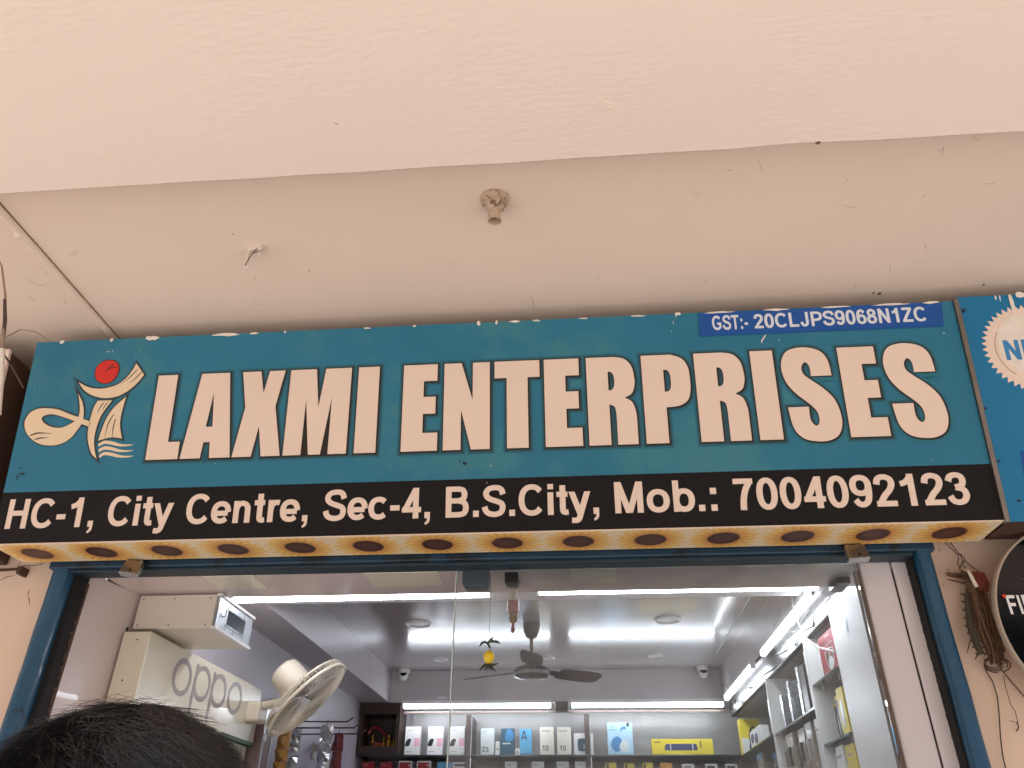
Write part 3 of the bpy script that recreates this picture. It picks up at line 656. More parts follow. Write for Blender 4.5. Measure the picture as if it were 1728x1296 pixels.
B().box((-.02, -.004, -.007), (.02, .004, 0), MC).box((-.02, -.004, -.05), (-.013, .004, -.006), MC).box((.013, -.004, -.028), (.02, .004, -.006), MC).box((-.018, -.003, -.056), (-.004, .003, -.049), MC).mk('bracket', OFFW, cl, bevel=.001)
B().tube([MC @ Vector(p) for p in ((.008, -.002, -.005), (-.004, -.006, -.03), (-.012, -.007, -.052))], .0013, 6).mk('loose_wire', WIRE, cl)
B().tube([MC @ Vector(p) for p in ((-.006, -.005, -.012), (.012, -.012, -.03), (.04, -.016, -.034))], .0011, 6).mk('loose_wire', WIRE, cl)
cn = empty('conduit', (-1.5978, -.7, Z_SOF), 'painted surface conduit strip running across the soffit to the sign', 'conduit')
B().tube([(-1.5958, -1.09, Z_SOF-.007), (-1.5968000000000002, -.8, Z_SOF-.005), (-1.5998, -.5, Z_SOF-.007), (-1.6028, -.2, Z_SOF-.005)], .012, 8).mk('strip', SOFF, cn, True)
B().tube([(-1.6108, -1.09, Z_SOF-.002), (-1.6118000000000001, -.6, Z_SOF-.0015), (-1.6158000000000001, -.2, Z_SOF-.002)], .004, 6).mk('second_wire', SOFF, cn, True)
B().tube([(-1.5823, -1.09, Z_SOF-.0005), (-1.5838, -.7, Z_SOF-.0005), (-1.5898, -.2, Z_SOF-.0005)], .0013, 6).mk('shade_line', DIRT_SHADE, cn)  # thin dark tube puts the shading along the strip's edge into colour
B().lathe([(.004, 0), (.012, .004), (.014, .01), (.01, .016), (.003, .018)], Matrix.Translation((-1.6058000000000001, -.79, Z_SOF-.02)), 12).mk('knot', SOFF, cn, True)
rng = random.Random(11)
def soff_pt(x, y): p = pz(x, y, Z_SOF-.0008); return p
for (x, y, dx, dy, bend) in ((1185,480,9,-12,2),(1456,240,8,-9,1),(1586,262,7,-16,2),(1581,255,12,-6,1),(1640,230,14,6,3),(1420,345,26,2,5),(1553,335,9,-8,1),(1432,300,-8,10,1),(1280,270,5,18,2),(1225,287,12,-2,2),(1500,460,3,-14,1),(897,500,4,22,1),(1560,424,2,-14,1),(1005,470,8,-3,1),(700,390,3,5,1),(430,510,10,6,1),(40,470,40,8,8),(45,500,18,7,1),(1445,478,-4,9,1),(1662,310,18,-3,2)):
    a = soff_pt(x, y); c = soff_pt(x+dx, y+dy); m = soff_pt(x+dx/2+bend, y+dy/2+bend)
    d = B().tube([a, m, c], [.0002, .00045, .0002], 5).mk('dust_strand', mat('dust thread', (132, 106, 84), .95, .3, 20), bpy.data.objects['soffit'])
for (x, y, r_) in ((1380, 240, .006), (1376, 236, .003), (1384, 239, .003), (393, 395, .002), (522, 457, .0025), (430, 470, .002), (110, 510, .002), (78, 459, .002), (1660, 480, .004), (1484, 495, .006), (1474, 494, .004)):
    p = pz(x, y, Z_SOF) if y > 245 else pz(x, y, Z_BEAM)
    B().lathe([(r_, 0), (r_*.8, -r_*.5), (r_*.2, -r_*.7)], Matrix.Translation(p), 8).mk('dirt_speck', DIRT_SHADE, bpy.data.objects['soffit' if y > 245 else 'beam'])
for pts in (((175,262),(183,265),(189,262)),((172,262),(178,258),(184,260)),((565,207),(570,210)),((1010,170),(1030,182),(1050,186)),((1000,160),(1020,172),(1040,178)),((1340,165),(1370,173))):
    P = [pz(x, y, Z_BEAM-.0005) for x, y in pts]; m = DIRT_SHADE if pts[0][0] == 565 else PAINT
    B().tube(P, [.0006]+[.0016]*(len(P)-2)+[.0006], 6).mk('plaster_ridge', m, bpy.data.objects['beam'])

# cables at the left end of the sign
cb = empty('hanging_cable', (-1.95, -.3, Z_SOF), 'weathered thin brown cable hanging from the soffit left of the teal sign', 'cable')
CABM = mat('weathered cable', (150, 124, 104), .8, .3, 30)
P = [pz(x, y, z) for x, y, z in ((-12, 420, Z_SOF-.006), (3, 450, 3.12), (9, 500, 3.05), (8, 540, 2.98), (5, 575, 2.92), (2, 590, 2.90))]
B().tube(P, [.003, .003, .0035, .004, .004, .004], 8).mk('cable', CABM, cb, True)
B().tube([pz(8, 505, 3.04), pz(8.5, 540, 2.98), pz(5.5, 570, 2.93)], [.0045, .0055, .005], 8).mk('dark_wrap', WIRE, cb, True)
P = [pz(x, y, z) for x, y, z in ((4, 588, 2.905), (2, 640, 2.82), (-3, 700, 2.72))]
B().tube(P, .008, 10).mk('pipe', OFFW, cb, True)
P = [pz(x, y, z) for x, y, z in ((12, 568, 3.0), (35, 556, 3.06), (60, 560, 3.07), (86, 576, 3.05))]
B().tube(P, .0018, 6).mk('thin_wire', CABM, cb, True)
P = [pz(x, y, z) for x, y, z in ((8, 600, 2.92), (18, 615, 2.92), (40, 655, 2.87))]
B().tube(P, .003, 6).mk('black_wire', WIRE, cb, True)

# rusty bracket stub and cracks on the left part of the wall
bs = empty('iron_bracket', (-1.85, -.02, 2.39), 'rusty iron bracket stub sticking out of the wall under the sign', 'bracket')
P = [py(x, y, -.03) for x, y in ((-40, 963), (0, 962), (36, 960))]
B().tube([P[0]+Vector((0, .03, 0)), P[0], P[1], P[2]], .005, 8).mk('rod', RUST, bs)
B().hexa([Vector(v)+P[2] for v in ((-.008, -.008, -.018), (.004, -.008, -.02), (.004, .03, -.02), (-.008, .03, -.018), (-.01, -.008, .006), (.008, -.008, .006), (.008, .03, .006), (-.01, .03, .006))]).mk('clip', RUST, bs)
fwall = bpy.data.objects['facade_wall']
for pts, r_ in ((((49,995),(47,1003),(45,1004)), .0012), (((48,1006),(49,1012),(50,1020)), .0014), (((0,980),(10,974),(24,971)), .0014), (((30,954),(40,955),(60,954),(75,949)), .0012), (((32,953),(38,944),(46,945)), .001),
               (((66,952),(72,953)), .001), (((1614,1170),(1620,1162),(1632,1168)), .0006), (((1600,960),(1601,966)), .001), (((1585,925),(1586,930)), .0008), (((1590,985),(1592,989)), .0009)):
    B().tube([py(x, y, -.0005) for x, y in pts], [r_*.5]+[r_]*(len(pts)-2)+[r_*.4] if len(pts) > 2 else r_, 6).mk('plaster_crack', DIRT_SHADE, fwall)

# ------------------------------------------------------------------ padlocks on the lintel
def padlock(cx, label, tilt):
    e = empty('padlock', (cx, -.06, 2.40), label, 'padlock', 'padlocks on the shutter lintel')
    M = Matrix.Translation((cx, -.068, 2.395)) @ Matrix.Rotation(R(tilt), 4, 'Y') @ Matrix.Rotation(R(-14), 4, 'X')
    B().box((-.030, -.011, -.034), (.030, .011, .016), M).mk('body', mat('padlock steel', (150, 136, 118), .3, .2, 30, .05, 60, metal=.8), e, bevel=.004)
    B().box((-.0305, -.0125, -.0345), (.0305, .0125, -.029), M).mk('bottom_rim', ALU, e, bevel=.002)
    B().tube([M @ Vector(p) for p in ((-.016, 0, .012), (-.016, 0, .034), (-.008, 0, .044), (.008, 0, .044), (.016, 0, .034), (.016, 0, .012))], .0045, 8).mk('shackle', STEEL, e, True)
    B().lathe([(.004, -.0118), (.004, -.0105)], M @ Matrix.Rotation(R(90), 4, 'X') @ Matrix.Translation((.004, -.02, .0228)), 10).mk('keyhole', DARKM, e)
    for sx in (-.023, .023):
        B().lathe([(.002, 0), (.0015, .0012)], M @ Matrix.Translation((sx, -.0112, .009)) @ Matrix.Rotation(R(90), 4, 'X'), 8).mk('rivet', ALU, e)
padlock(-1.418, 'worn steel padlock hanging from the lintel above the white cabinet', 8)
padlock(.817, 'worn steel padlock hanging from the lintel beside the white door post', -3)

# ------------------------------------------------------------------ glass pane
gp = empty('glass_pane', (.23, .06, 0), 'clear frameless glass pane closing one half of the shop opening', 'glass pane')
B().box((-.394, .055, 0), (.85, .065, 2.40)).mk('pane', GLASS, gp)
B().box((-.3975, .0545, 0), (-.394, .0655, 2.40)).mk('polished_edge', mat('polished glass edge', (206, 218, 214), .15, .05), gp)
pf = B()
prof = [(-.372, 2.395), (-.372, 2.352), (-.369, 2.345), (-.362, 2.3405), (-.289, 2.3405), (-.289, 2.395)]
pf.v = [Vector((x, y, z)) for y in (.03, .09) for x, z in prof]; n = len(prof)
pf.f = [list(range(n)), list(range(2*n-1, n-1, -1))] + [[i, i+n, (i+1) % n+n, (i+1) % n] for i in range(n)]
pf.mk('patch_fitting', mat('grey patch metal', (72, 84, 92), .35, .15, 12, metal=.4), gp, bevel=.0015)
B().box((-.237, .035, 2.350), (-.194, .085, 2.385)).mk('lock_box', BLACKP, gp, bevel=.003)
for (x, y, r_) in ((770, 1010, .003), (771, 1020, .002), (768, 1040, .002)):
    p = py(x, y, .054); B().lathe([(r_*.6, 0), (r_*.3, .0006)], Matrix.Translation(p) @ Matrix.Rotation(R(90), 4, 'X'), 8).mk('glue_spot', STKW, gp)

# lemon and chilli charm, red ornament
lc = empty('lemon_charm', (-.28, .02, 2.38), 'lemon threaded with green chillies hanging on a string in the doorway', 'charm')
LY = .02; L0 = py(825, 1109, LY)
B().tube([(L0.x, LY, 2.379), (L0.x, LY, L0.z-.03)], .0006, 5).mk('string', WIRE, lc)
B().lathe([(.001, -.0195), (.007, -.018), (.014, -.011), (.0172, 0), (.0148, .010), (.008, .0165), (.004, .019), (.001, .0205)], Matrix.Translation(L0), 20).mk('lemon', LEMON, lc, True)
for pts in (((825,1090),(824,1084),(829,1079),(833,1073)), ((826,1089),(818,1083),(812,1086),(809,1092)), ((824,1084),(832,1082),(839,1083),(844,1086)), ((823,1085),(826,1092),(829,1095)),
            ((825,1119),(816,1124),(809,1131)), ((825,1119),(822,1126),(817,1131)), ((826,1119),(829,1126),(838,1134)), ((826,1119),(831,1123),(841,1119)), ((825,1119),(826,1126),(830,1131))):
    rr = random.uniform(.003, .0042)
    P = [py(x, y, LY-.004*i) for i, (x, y) in enumerate(pts)]
    B().tube(P, [rr]+[rr*1.1]*(len(P)-2)+[rr*.25], 7).mk('chilli', CHILLI, lc, True)
ro = empty('red_ornament', (-.215, .1, 2.36), 'small red and gold hanging ornament inside the glass', 'ornament')
def op(y): return py(866, y, .1)
zz = [op(y).z for y in (983, 992, 997, 1004, 1013, 1018, 1034, 1052, 1068)]; OX = op(1010).x
MO = Matrix.Translation((OX, .1, 0))
B().tube([(OX, .1, 2.376), (OX, .1, zz[8])], .0008, 5).mk('string', WIRE, ro)
B().lathe([(.024, zz[0]), (.022, zz[1]+.006), (.012, zz[1]), (.005, zz[1]-.003)], MO, 18).mk('upper_cup', LAC, ro, True)
B().lathe([(.006, zz[1]), (.012, zz[2]+.003), (.012, zz[3]), (.003, zz[3]-.004)], MO, 14).mk('bead', CREAMP, ro, True)
B().lathe([(.016, zz[5]+.014), (.019, zz[5]+.006)], MO, 16).mk('fringe_band', CREAMP, ro)
B().lathe([(.0185, zz[5]+.0058), (.020, zz[5]-.008), (.019, zz[6]), (.008, zz[6]-.002)], MO, 16).mk('lower_cup', LAC, ro, True)
for k in range(5):
    t = k*1.26; B().tube([(OX+.009*math.cos(t), .1+.009*math.sin(t), zz[6]), (OX+.009*math.cos(t), .1+.009*math.sin(t), zz[7]+.008), (OX+.003*math.cos(t), .1+.003*math.sin(t), zz[7])], [.004, .006, .002], 6).mk('gold_drop', BRASS, ro, True)
B().lathe([(.003, zz[7]), (.006, zz[7]-.012), (.007, zz[8]+.01), (.004, zz[8])], MO, 10).mk('tassel', LAC, ro, True)

# ------------------------------------------------------------------ dried plant bundle on the right wall
bd = empty('dried_bundle', (1.14, -.03, 2.42), 'dried bark and cactus bundle tied with wire hanging beside the blue jamb', 'charm bundle')
def wp(x, y, d=-.03): return py(x, y, d)
rng = random.Random(4)
for k in range(30):
    o = rng.uniform(-17, 17); dp = -.022-.04*rng.random()*(1-abs(o)/22)
    P = [wp(1640+o*.45+rng.uniform(-2, 2), 984+rng.uniform(-8, 10), dp), wp(1648+o*.8+rng.uniform(-3, 3), 1008+rng.uniform(-5, 5), dp-.004), wp(1656+o+rng.uniform(-3, 3), 1036+rng.uniform(-5, 5), dp-.006*rng.random()), wp(1664+o+rng.uniform(-3, 3), 1062+rng.uniform(-5, 5), dp-.006), wp(1673+o*.9+rng.uniform(-3, 3), 1090+rng.uniform(-5, 5), dp), wp(1681+o*.7+rng.uniform(-3, 3), 1113+rng.uniform(-14, 10), dp)]
    w_ = rng.uniform(.0022, .005)
    B().tube(P, [w_*rng.uniform(.5, 1.2) for _ in P], 5).mk('bark_strip', BARK, bd, True)
for k, (x0_, y0_, x1_, y1_) in enumerate(((1596,967,1628,973),(1597,971,1630,977),(1599,978,1634,986),(1600,969,1632,968),(1604,973,1634,980))):
    B().tube([wp(x0_, y0_, -.03-.006*k), wp((x0_+x1_)/2, (y0_+y1_)/2-.5, -.034-.006*k), wp(x1_, y1_, -.03-.004*k)], [.002, .003, .004], 6).mk('twig', BARK, bd, True)
for k in range(6):
    B().tube([wp(1622+k*2.5, 962+k*1.2, -.036), wp(1630+k*2.2, 985, -.042), wp(1640+k*3, 1012, -.04)], [.0025, .003, .002], 6).mk('bark_strip', BARK, bd, True)
CP = [(1631,1003),(1634,1030),(1638,1058),(1646,1082),(1656,1104)]
B().tube([wp(x, y, -.045) for x, y in CP], [.0065, .009, .010, .010, .009], 8).mk('cactus_stem', CACT, bd, True)
for i in range(9):
    t = i/8*3.999; j = int(t); f_ = t-j; x = CP[j][0]*(1-f_)+CP[j+1][0]*f_; y = CP[j][1]*(1-f_)+CP[j+1][1]*f_
    for s_ in (-1, 1):
        B().tube([wp(x+s_*4, y, -.047), wp(x+s_*9, y-1, -.05), wp(x+s_*11, y-4, -.052)], [.0035, .002, .0004], 6).mk('thorn', CACT, bd, True)
B().tube([wp(1637, 1082, -.05), wp(1634, 1094, -.05), wp(1632, 1103, -.05)], [.0014, .0018, .0006], 5).mk('dry_root', CACT, bd)
B().tube([wp(1652, 1098, -.05), wp(1648, 1108, -.05), wp(1645, 1114, -.05)], [.003, .002, .0006], 5).mk('dry_root', CACT, bd)
link('red_cloth', mesh([wp(1640, 964, -.05), wp(1661, 966, -.055), wp(1670, 985, -.06), wp(1668, 999, -.045), wp(1652, 996, -.06), wp(1650, 980, -.07), wp(1640, 964, -.046), wp(1661, 966, -.05), wp(1670, 985, -.056), wp(1668, 999, -.041), wp(1652, 996, -.056), wp(1650, 980, -.066)],
     [(0,1,5),(1,2,5),(2,3,4),(2,4,5),(0,5,4),(6,11,7),(7,11,8),(8,10,9),(8,11,10),(6,10,11)]), REDF, bd)
B().tube([wp(1633, 963, -.055), wp(1641, 977, -.06), wp(1648, 991, -.06)], [.004, .0055, .0065], 4).mk('white_tape', CHIPW, bd)
for pts in (((1591,912),(1604,924),(1618,938)), ((1601,911),(1610,924),(1620,937)), ((1620,934),(1624,946),(1619,962)), ((1622,936),(1628,943),(1624,956),(1630,958)), ((1618,940),(1616,950),(1620,960)), ((1627,945),(1640,956),(1652,965)),
            ((1600,913),(1612,910),(1628,908))):
    B().tube([wp(x, y, -.035) for x, y in pts], .0016, 6).mk('tie_wire', WIRE, bd, True)
for k in range(4):
    c = (1680+k*2-3, 1118+k*1.5); a_, b_ = 15+k*2.5, 9+k*1.2; ph = .5*k
    P = [wp(c[0]+a_*math.cos(t*.45+ph), c[1]+b_*math.sin(t*.45+ph), -.03-.006*math.sin(t*.45*1.5+k)) for t in range(14)]
    B().tube(P, .0016, 6).mk('wire_coil', WIRE, bd, True)
for pts in (((1662,1112),(1663,1130),(1675,1150),(1683,1175),(1686,1205),(1688,1240),(1692,1275),(1700,1310),(1706,1350)), ((1676,1105),(1690,1130),(1705,1148),(1728,1175),(1750,1200)), ((1693,1140),(1697,1160),(1706,1190),(1713,1200),(1718,1220),(1704,1216)), ((1716,1218),(1719,1228),(1715,1234))):
    B().tube([wp(x, y, -.012) for x, y in pts], .0017 if pts[0][0] != 1693 else .0009, 6).mk('loose_wire', WIRE, bd, True)

# ------------------------------------------------------------------ round black sign
ov = empty('round_sign', (1.4, -.06, 2.16), 'round black glossy advertising sign with a white rim on the right wall', 'sign')
OC = Vector((1.412, -.06, 2.163)); OR = .283
MO2 = Matrix.Translation(OC) @ Matrix.Rotation(R(90), 4, 'X')
B().lathe([(OR-.004, .046), (OR, .048), (OR, .063), (OR-.002, .0655), (OR-.007, .0655), (OR-.008, .06)], MO2, 72, True).mk('rim', mat('aged rim', (168, 152, 136), .5, .1, 10), ov, True)
B().lathe([(.001, .064), (.12, .0636), (.2, .0625), (OR-.0075, .0605)], MO2, 72, True).mk('face', BLACKG, ov, True)
B().lathe([(.001, .047), (OR-.004, .047)], MO2, 48, True).mk('back', CREAMP, ov)
for x_ in (1.3, 1.52): B().box((x_, -.108, 2.2), (x_+.03, .001, 2.23)).mk('mount', STEEL, ov)
MF = fr((0, OC.y-.0648, 0), (1, 0, 0), (0, 0, 1))
letters('brand_letter', WHITEP, ov, 'FIRE', 1.168, 1.268, 2.187, .052, MF, .0005, .2, .17)
link('bolt_mark', fill([[(1.290, 2.247), (1.272, 2.210), (1.283, 2.211), (1.276, 2.180), (1.298, 2.220), (1.287, 2.219), (1.298, 2.247)]], MF @ Matrix.Translation((0, 0, .0003)), .0005), WHITEP, ov)
link('brand_letter', words('B', 1.302, 1.335, 2.187, .052, MF, .0005, .2, .17), WHITEP, ov)
link('slogan_lettering', text('THE FIRE', 1.225, 1.345, 2.275, .009, MF, .0004), mat('dim print', (92, 90, 90), .5), ov)
link('red_tick', fill([blob(1.166, 2.238, .007, .007, 7)], MF @ Matrix.Translation((0, 0, .0003)), .0004), REDP, ov)
for x in (1.215, 1.27):
    link('badge', fill([blob(x, 2.07, .018, .024, 9)], MF @ Matrix.Translation((0, 0, .0002)), .0004), GREYPR, ov)

# ================================================================== SHOP INTERIOR
# tube lights
def batten(a, b, label, up=Vector((0, 0, 1)), drop=.016):
    a, b = Vector(a), Vector(b); d = (b-a).normalized(); s = d.cross(up).normalized()
    e = empty('tube_light', (a+b)/2, label, 'tube light', 'lit tube lights round the shop ceiling')
    def bar(p, q, w_, z0, z1): return B().hexa([p-s*w_+up*z0, q-s*w_+up*z0, q+s*w_+up*z0, p+s*w_+up*z0, p-s*w_+up*z1, q-s*w_+up*z1, q+s*w_+up*z1, p+s*w_+up*z1])
    bar(a, b, .014, drop-.002, drop+.02).mk('housing', WHITEP, e)
    prof = [(-.0125, .012), (-.0125, -.004), (-.009, -.0115), (0, -.0145), (.009, -.0115), (.0125, -.004), (.0125, .012)]
    v = [p+s*x+up*z for p in (a, b) for x, z in prof]; n = len(prof)
    link('diffuser', mesh(v, [[i, i+1, n+i+1, n+i] for i in range(n-1)] + [list(range(n))[::-1], list(range(n, 2*n))]), TUBEM, e, True)
    for p, q in ((a-d*.012, a-d*.0005), (b+d*.0005, b+d*.012)): bar(p, q, .015, -.013, drop+.021).mk('end_cap', WHITEP, e)
ZT_ = 2.545
batten((-1.475, .815, ZT_), (-.375, .797, ZT_), 'lit tube light under the front ceiling edge, above the cream lightbox')
batten((-.168, .778, ZT_), (.94, .775, ZT_), 'lit tube light under the front ceiling edge, on the ceiling fan side')
batten((.945, .94, ZT_), (.945, 1.93, ZT_), 'lit tube light along the right ceiling edge above the red carton')
batten((.945, 2.25, ZT_), (.945, 3.22, ZT_), 'lit tube light along the right ceiling edge towards the back shelves')
batten((-1.29, 3.47, ZT_), (-.24, 3.47, ZT_), 'lit tube light above the pink phone cartons and the wooden shrine')
batten((-.09, 3.47, ZT_), (.955, 3.47, ZT_), 'lit tube light above the yellow speaker carton on the back shelf')
# shiny wrapped channel under the right tubes and plain one at the front
ch = empty('wrapped_channel', (1.0, 2.1, 2.5), 'shiny plastic wrapped metal channel along the top of the right shelves', 'channel')
B().hexa([(1.0, .34, 2.465), (1.03, .34, 2.465), (1.03, 3.48, 2.465), (1.0, 3.48, 2.465), (1.008, .34, 2.574), (1.03, .34, 2.574), (1.03, 3.48, 2.574), (1.008, 3.48, 2.574)]).mk('channel', FILM, ch, bevel=.006)
B().box((.966, .95, 2.566), (.9755, 3.47, 2.5745)).mk('black_gap', DARKM, ch)
rng = random.Random(9)
for k in range(9):
    y = .8+.3*k; P = [Vector((1.0-rng.random()*.006, y+rng.uniform(-.1, .1)+.09*i, 2.475+rng.random()*.07)) for i in range(4)]
    B().tube(P, [.001, .004, .003, .001], 5).mk('film_fold', FILM, ch, True)
wr = empty('white_cable', (.93, .9, 2.56), 'thin white cable drooping from the right tube lights', 'cable')
P = [px(x, y, .93) for x, y in ((1335, 1000), (1338, 1020), (1342, 1040), (1352, 1062), (1362, 1078), (1380, 1092), (1408, 1099))]
B().tube(P, .0035, 8).mk('cable', WHITEP, wr, True)
B().tube([px(x, y, .94) for x, y in ((1365, 1030), (1352, 1050), (1342, 1066), (1336, 1066))], .0022, 6).mk('cable', WHITEP, wr, True)
fcab = empty('front_cable', (.3, .74, 2.57), 'cable run clipped along the ceiling edge above the front tube light', 'cable')
B().tube([(-.35, .72, 2.556), (-.1, .72, 2.553), (.2, .72, 2.562), (.5, .72, 2.55), (.95, .72, 2.562)], .004, 6).mk('cable', WHITEP, fcab, True)
for x in (.1, .42, .7): B().box((x, .713, 2.552), (x+.012, .727, 2.5745)).mk('clip', GREYW, fcab)
B().box((.36, .70, 2.54), (.42, .73, 2.556)).mk('tape', BLACKP, fcab, bevel=.003)
br = empty('black_bracket', (.86, .5, 2.5), 'black metal bracket at the end of the front tube light', 'bracket')
p = py(1404, 955, .32); B().box((p.x-.012, .26, 2.399), (p.x+.03, .365, 2.4195)).mk('plate', BLACKP, br, bevel=.002)

# downlights, cameras
def lathe_thing(name, label, cat, group, parts, M):
    e = empty(name, M.to_translation(), label, cat, group)
    for nm, prof, m in parts: B().lathe(prof, M, 28, True).mk(nm, m, e, True)
    return e
for x, y, r_, l in ((-.955, 2.17, .075, 'large round ceiling downlight beside the left ceiling fascia'), (.49, 2.16, .075, 'large round ceiling downlight towards the right shelves'),
                    (-.975, 3.1, .05, 'small round ceiling downlight near the left security camera'), (.485, 3.06, .05, 'small round ceiling downlight near the right security camera'), (-.24, 3.1, .05, 'small round ceiling downlight behind the ceiling fan')):
    lathe_thing('downlight', l, 'downlight', 'unlit round downlights in the ceiling', (('ring', [(r_, 0), (r_, -.006), (r_*.92, -.010), (r_*.8, -.004), (r_*.8, .0)], WHITEP), ('diffuser', [(r_*.8, -.003), (r_*.3, -.0045), (.001, -.005)], MAUVEF)), Matrix.Translation((x, y, ZT)))
for x, l in ((-1.297, 'small white dome camera over the wooden shrine corner'), (.84, 'small white dome camera over the yellow headphone carton corner')):
    e = empty('security_camera', (x, 3.43, 2.79), l, 'camera', 'white security cameras under the ceiling')
    M = Matrix.Translation((x, 3.43, 2.79))
    B().lathe([(.042, 0), (.042, -.02), (.036, -.028), (.001, -.028)], M, 24, True).mk('base', WHITEP, e, True)
    MM = M @ Matrix.Translation((0, -.01, -.046)) @ Matrix.Rotation(R(58), 4, 'X')
    B().lathe([(.001, -.03), (.02, -.026), (.031, -.012), (.032, .012), (.028, .024), (.024, .026)], MM, 24, True).mk('ball', WHITEP, e, True)
    B().lathe([(.024, .0255), (.012, .030), (.001, .031)], MM, 20, True).mk('lens', BLACKG, e, True)
link('fascia_label', mesh([Vector(p) for p in ((-1.05, 3.4885, 2.60), (-.99, 3.4885, 2.60), (-.99, 3.4885, 2.612), (-1.05, 3.4885, 2.612))], [(0,1,2,3)]), WHITEC, ce)

# ceiling fan
FC = Vector((-.293, 2.22, ZT))
cf = empty('ceiling_fan', FC, 'dark brown three bladed ceiling fan hanging from the gloss ceiling', 'ceiling fan')
MFN = Matrix.Translation(FC)
B().lathe([(.05, 0), (.05, -.01), (.046, -.045), (.034, -.075), (.014, -.086)], MFN, 28).mk('canopy', BLACKP, cf, True)
B().tube([FC-Vector((0, 0, .08)), FC-Vector((0, 0, .235))], .0105, 12).mk('rod', BROWNF, cf, True)
B().lathe([(.012, -.2), (.03, -.222), (.05, -.236), (.096, -.25), (.104, -.262), (.104, -.28), (.092, -.296), (.06, -.304), (.001, -.306)], MFN, 36, True).mk('motor', mat('black enamel', (40, 34, 34), .25, .1, 8, coat=.3), cf, True)
B().lathe([(.1045, -.279), (.1055, -.283), (.099, -.289), (.094, -.291)], MFN, 36, True).mk('chrome_ring', ALU, cf, True)
for a in (-86, 32, 152):
    M = MFN @ Matrix.Translation((0, 0, -.262)) @ Matrix.Rotation(R(a), 4, 'Z')
    pr = [(.17, -.05), (.21, -.062), (.36, -.068), (.43, -.06), (.452, -.035), (.452, .03), (.43, .056), (.36, .062), (.21, .055), (.17, .045)]
    tw = Matrix.Rotation(R(-15), 4, 'X')
    v = [M @ tw @ Vector((x, y, z)) for z in (-.002, .002) for x, y in pr]; n = len(pr)
    bl = link('blade', mesh(v, [list(range(n))[::-1], list(range(n, 2*n))] + [[i, (i+1) % n, (i+1) % n+n, i+n] for i in range(n)]), BROWNF, cf)
    B().box((.085, -.022, -.004), (.2, .022, .003), M @ tw).mk('blade_arm', BLACKP, bl)

# white cabinet high on the left
wc = empty('meter_cabinet', (-1.44, .46, 2.29), 'white metal cabinet with a small windowed door above the cream lightbox', 'cabinet')
CX0, CX1, CY0, CY1, CZ0, CZ1 = -1.587, -1.288, .30, .62, 2.293, 2.411
B().box((CX0, CY0, CZ0), (CX1-.012, CY1, CZ1)).mk('body', OFFW, wc, bevel=.002)
B().box((CX1-.0118, CY0+.006, CZ0+.008), (CX1, CY1-.002, CZ1-.006)).mk('door', ALU, wc, bevel=.002)
B().box((CX1-.004, CY0+.09, CZ0+.034), (CX1+.0015, CY1-.07, CZ1-.032)).mk('window', mat('smoked window', (46, 50, 54), .1, .1), wc, bevel=.001)
for (ya, yb_, za, zb) in ((CY0+.082, CY1-.062, CZ0+.028, CZ0+.034), (CY0+.082, CY1-.062, CZ1-.032, CZ1-.026)):
    B().box((CX1-.003, ya, za), (CX1+.003, yb_, zb)).mk('window_frame', ALU, wc)
B().box((CX1-.012, CY0-.002, CZ0-.002), (CX1+.006, CY1+.004, CZ0+.0078)).mk('bottom_flange', WHITEP, wc); B().box((CX1-.012, CY0-.002, CZ1-.0058), (CX1+.006, CY1+.004, CZ1+.004)).mk('top_flange', WHITEP, wc)
B().tube([(CX1, CY0+.05, 2.345), (CX1+.012, CY0+.05, 2.346), (CX1+.013, CY0+.05, 2.368)], .004, 8).mk('latch', ALU, wc, True)
for x in (CX0+.014, (CX0+CX1)/2-.02, CX1-.035):
    for z in (CZ0+.012, CZ1-.012): B().lathe([(.0035, 0), (.002, .0015)], Matrix.Translation((x, CY0-.0001, z)) @ Matrix.Rotation(R(90), 4, 'X'), 8).mk('screw', STEEL, wc)
# cream lightbox with lettering
ob = empty('phone_lightbox', (-1.55, .8, 2.05), 'cream advertising lightbox with grey rounded lettering on the left wall', 'lightbox')
OX1, OY0, OY1, OZ0, OZ1 = -1.5, .276, 1.35, 2.04, 2.278
B().box((-1.6, OY0, OZ0), (OX1, OY1, OZ1)).mk('case', CREAMPL, ob, bevel=.003)
MOB = fr((OX1+.0004, 0, 0), (0, 1, 0), (0, 0, 1))
def ringp(cy_, cz_, ry, rz, wy, wz): return [[(cy_+ry*math.cos(R(a)), cz_+rz*math.sin(R(a))) for a in range(0, 360, 8)], [(cy_+(ry-wy)*math.cos(R(a)), cz_+(rz-wz)*math.sin(R(a))) for a in range(0, 360, 8)]]
def opx(x, y): q = px(x, y, OX1); return q.y, q.z
for (X, Y, rx, ry, stem_) in ((307.5, 1143, 0, 0, 0), (341, 1154, 0, 0, 1), (369, 1166, 0, 0, 1), (396, 1178, 0, 0, 0)):
    cy_, cz_ = opx(X, Y); lps = ringp(cy_, cz_, .076, .066, .021, .019)
    link('brand_letter', fill(lps, MOB, .0006), GREYPR, ob)
    if stem_: link('brand_letter_stem', fill([[(cy_-.074, cz_-.118), (cy_-.053, cz_-.118), (cy_-.053, cz_+.06), (cy_-.074, cz_+.06)]], MOB @ Matrix.Translation((0, 0, .0004)), .0006), GREYPR, ob)
B().box((OX1-.02, 1.0, OZ0-.004), (OX1+.0012, OY1-.01, OZ0+.010)).mk('green_strip', GREENP, ob)
for p in ((-1.545, OY0, 2.25), (-1.56, OY0, 2.115)): B().lathe([(.003, 0), (.002, .0012)], Matrix.Translation(p) @ Matrix.Rotation(R(90), 4, 'X'), 8).mk('screw', DARKM, ob)
lower = struct(box_obj('lower_panel', (-1.6, .30, .9), (-1.525, 1.34, 2.034), CREAMPL))
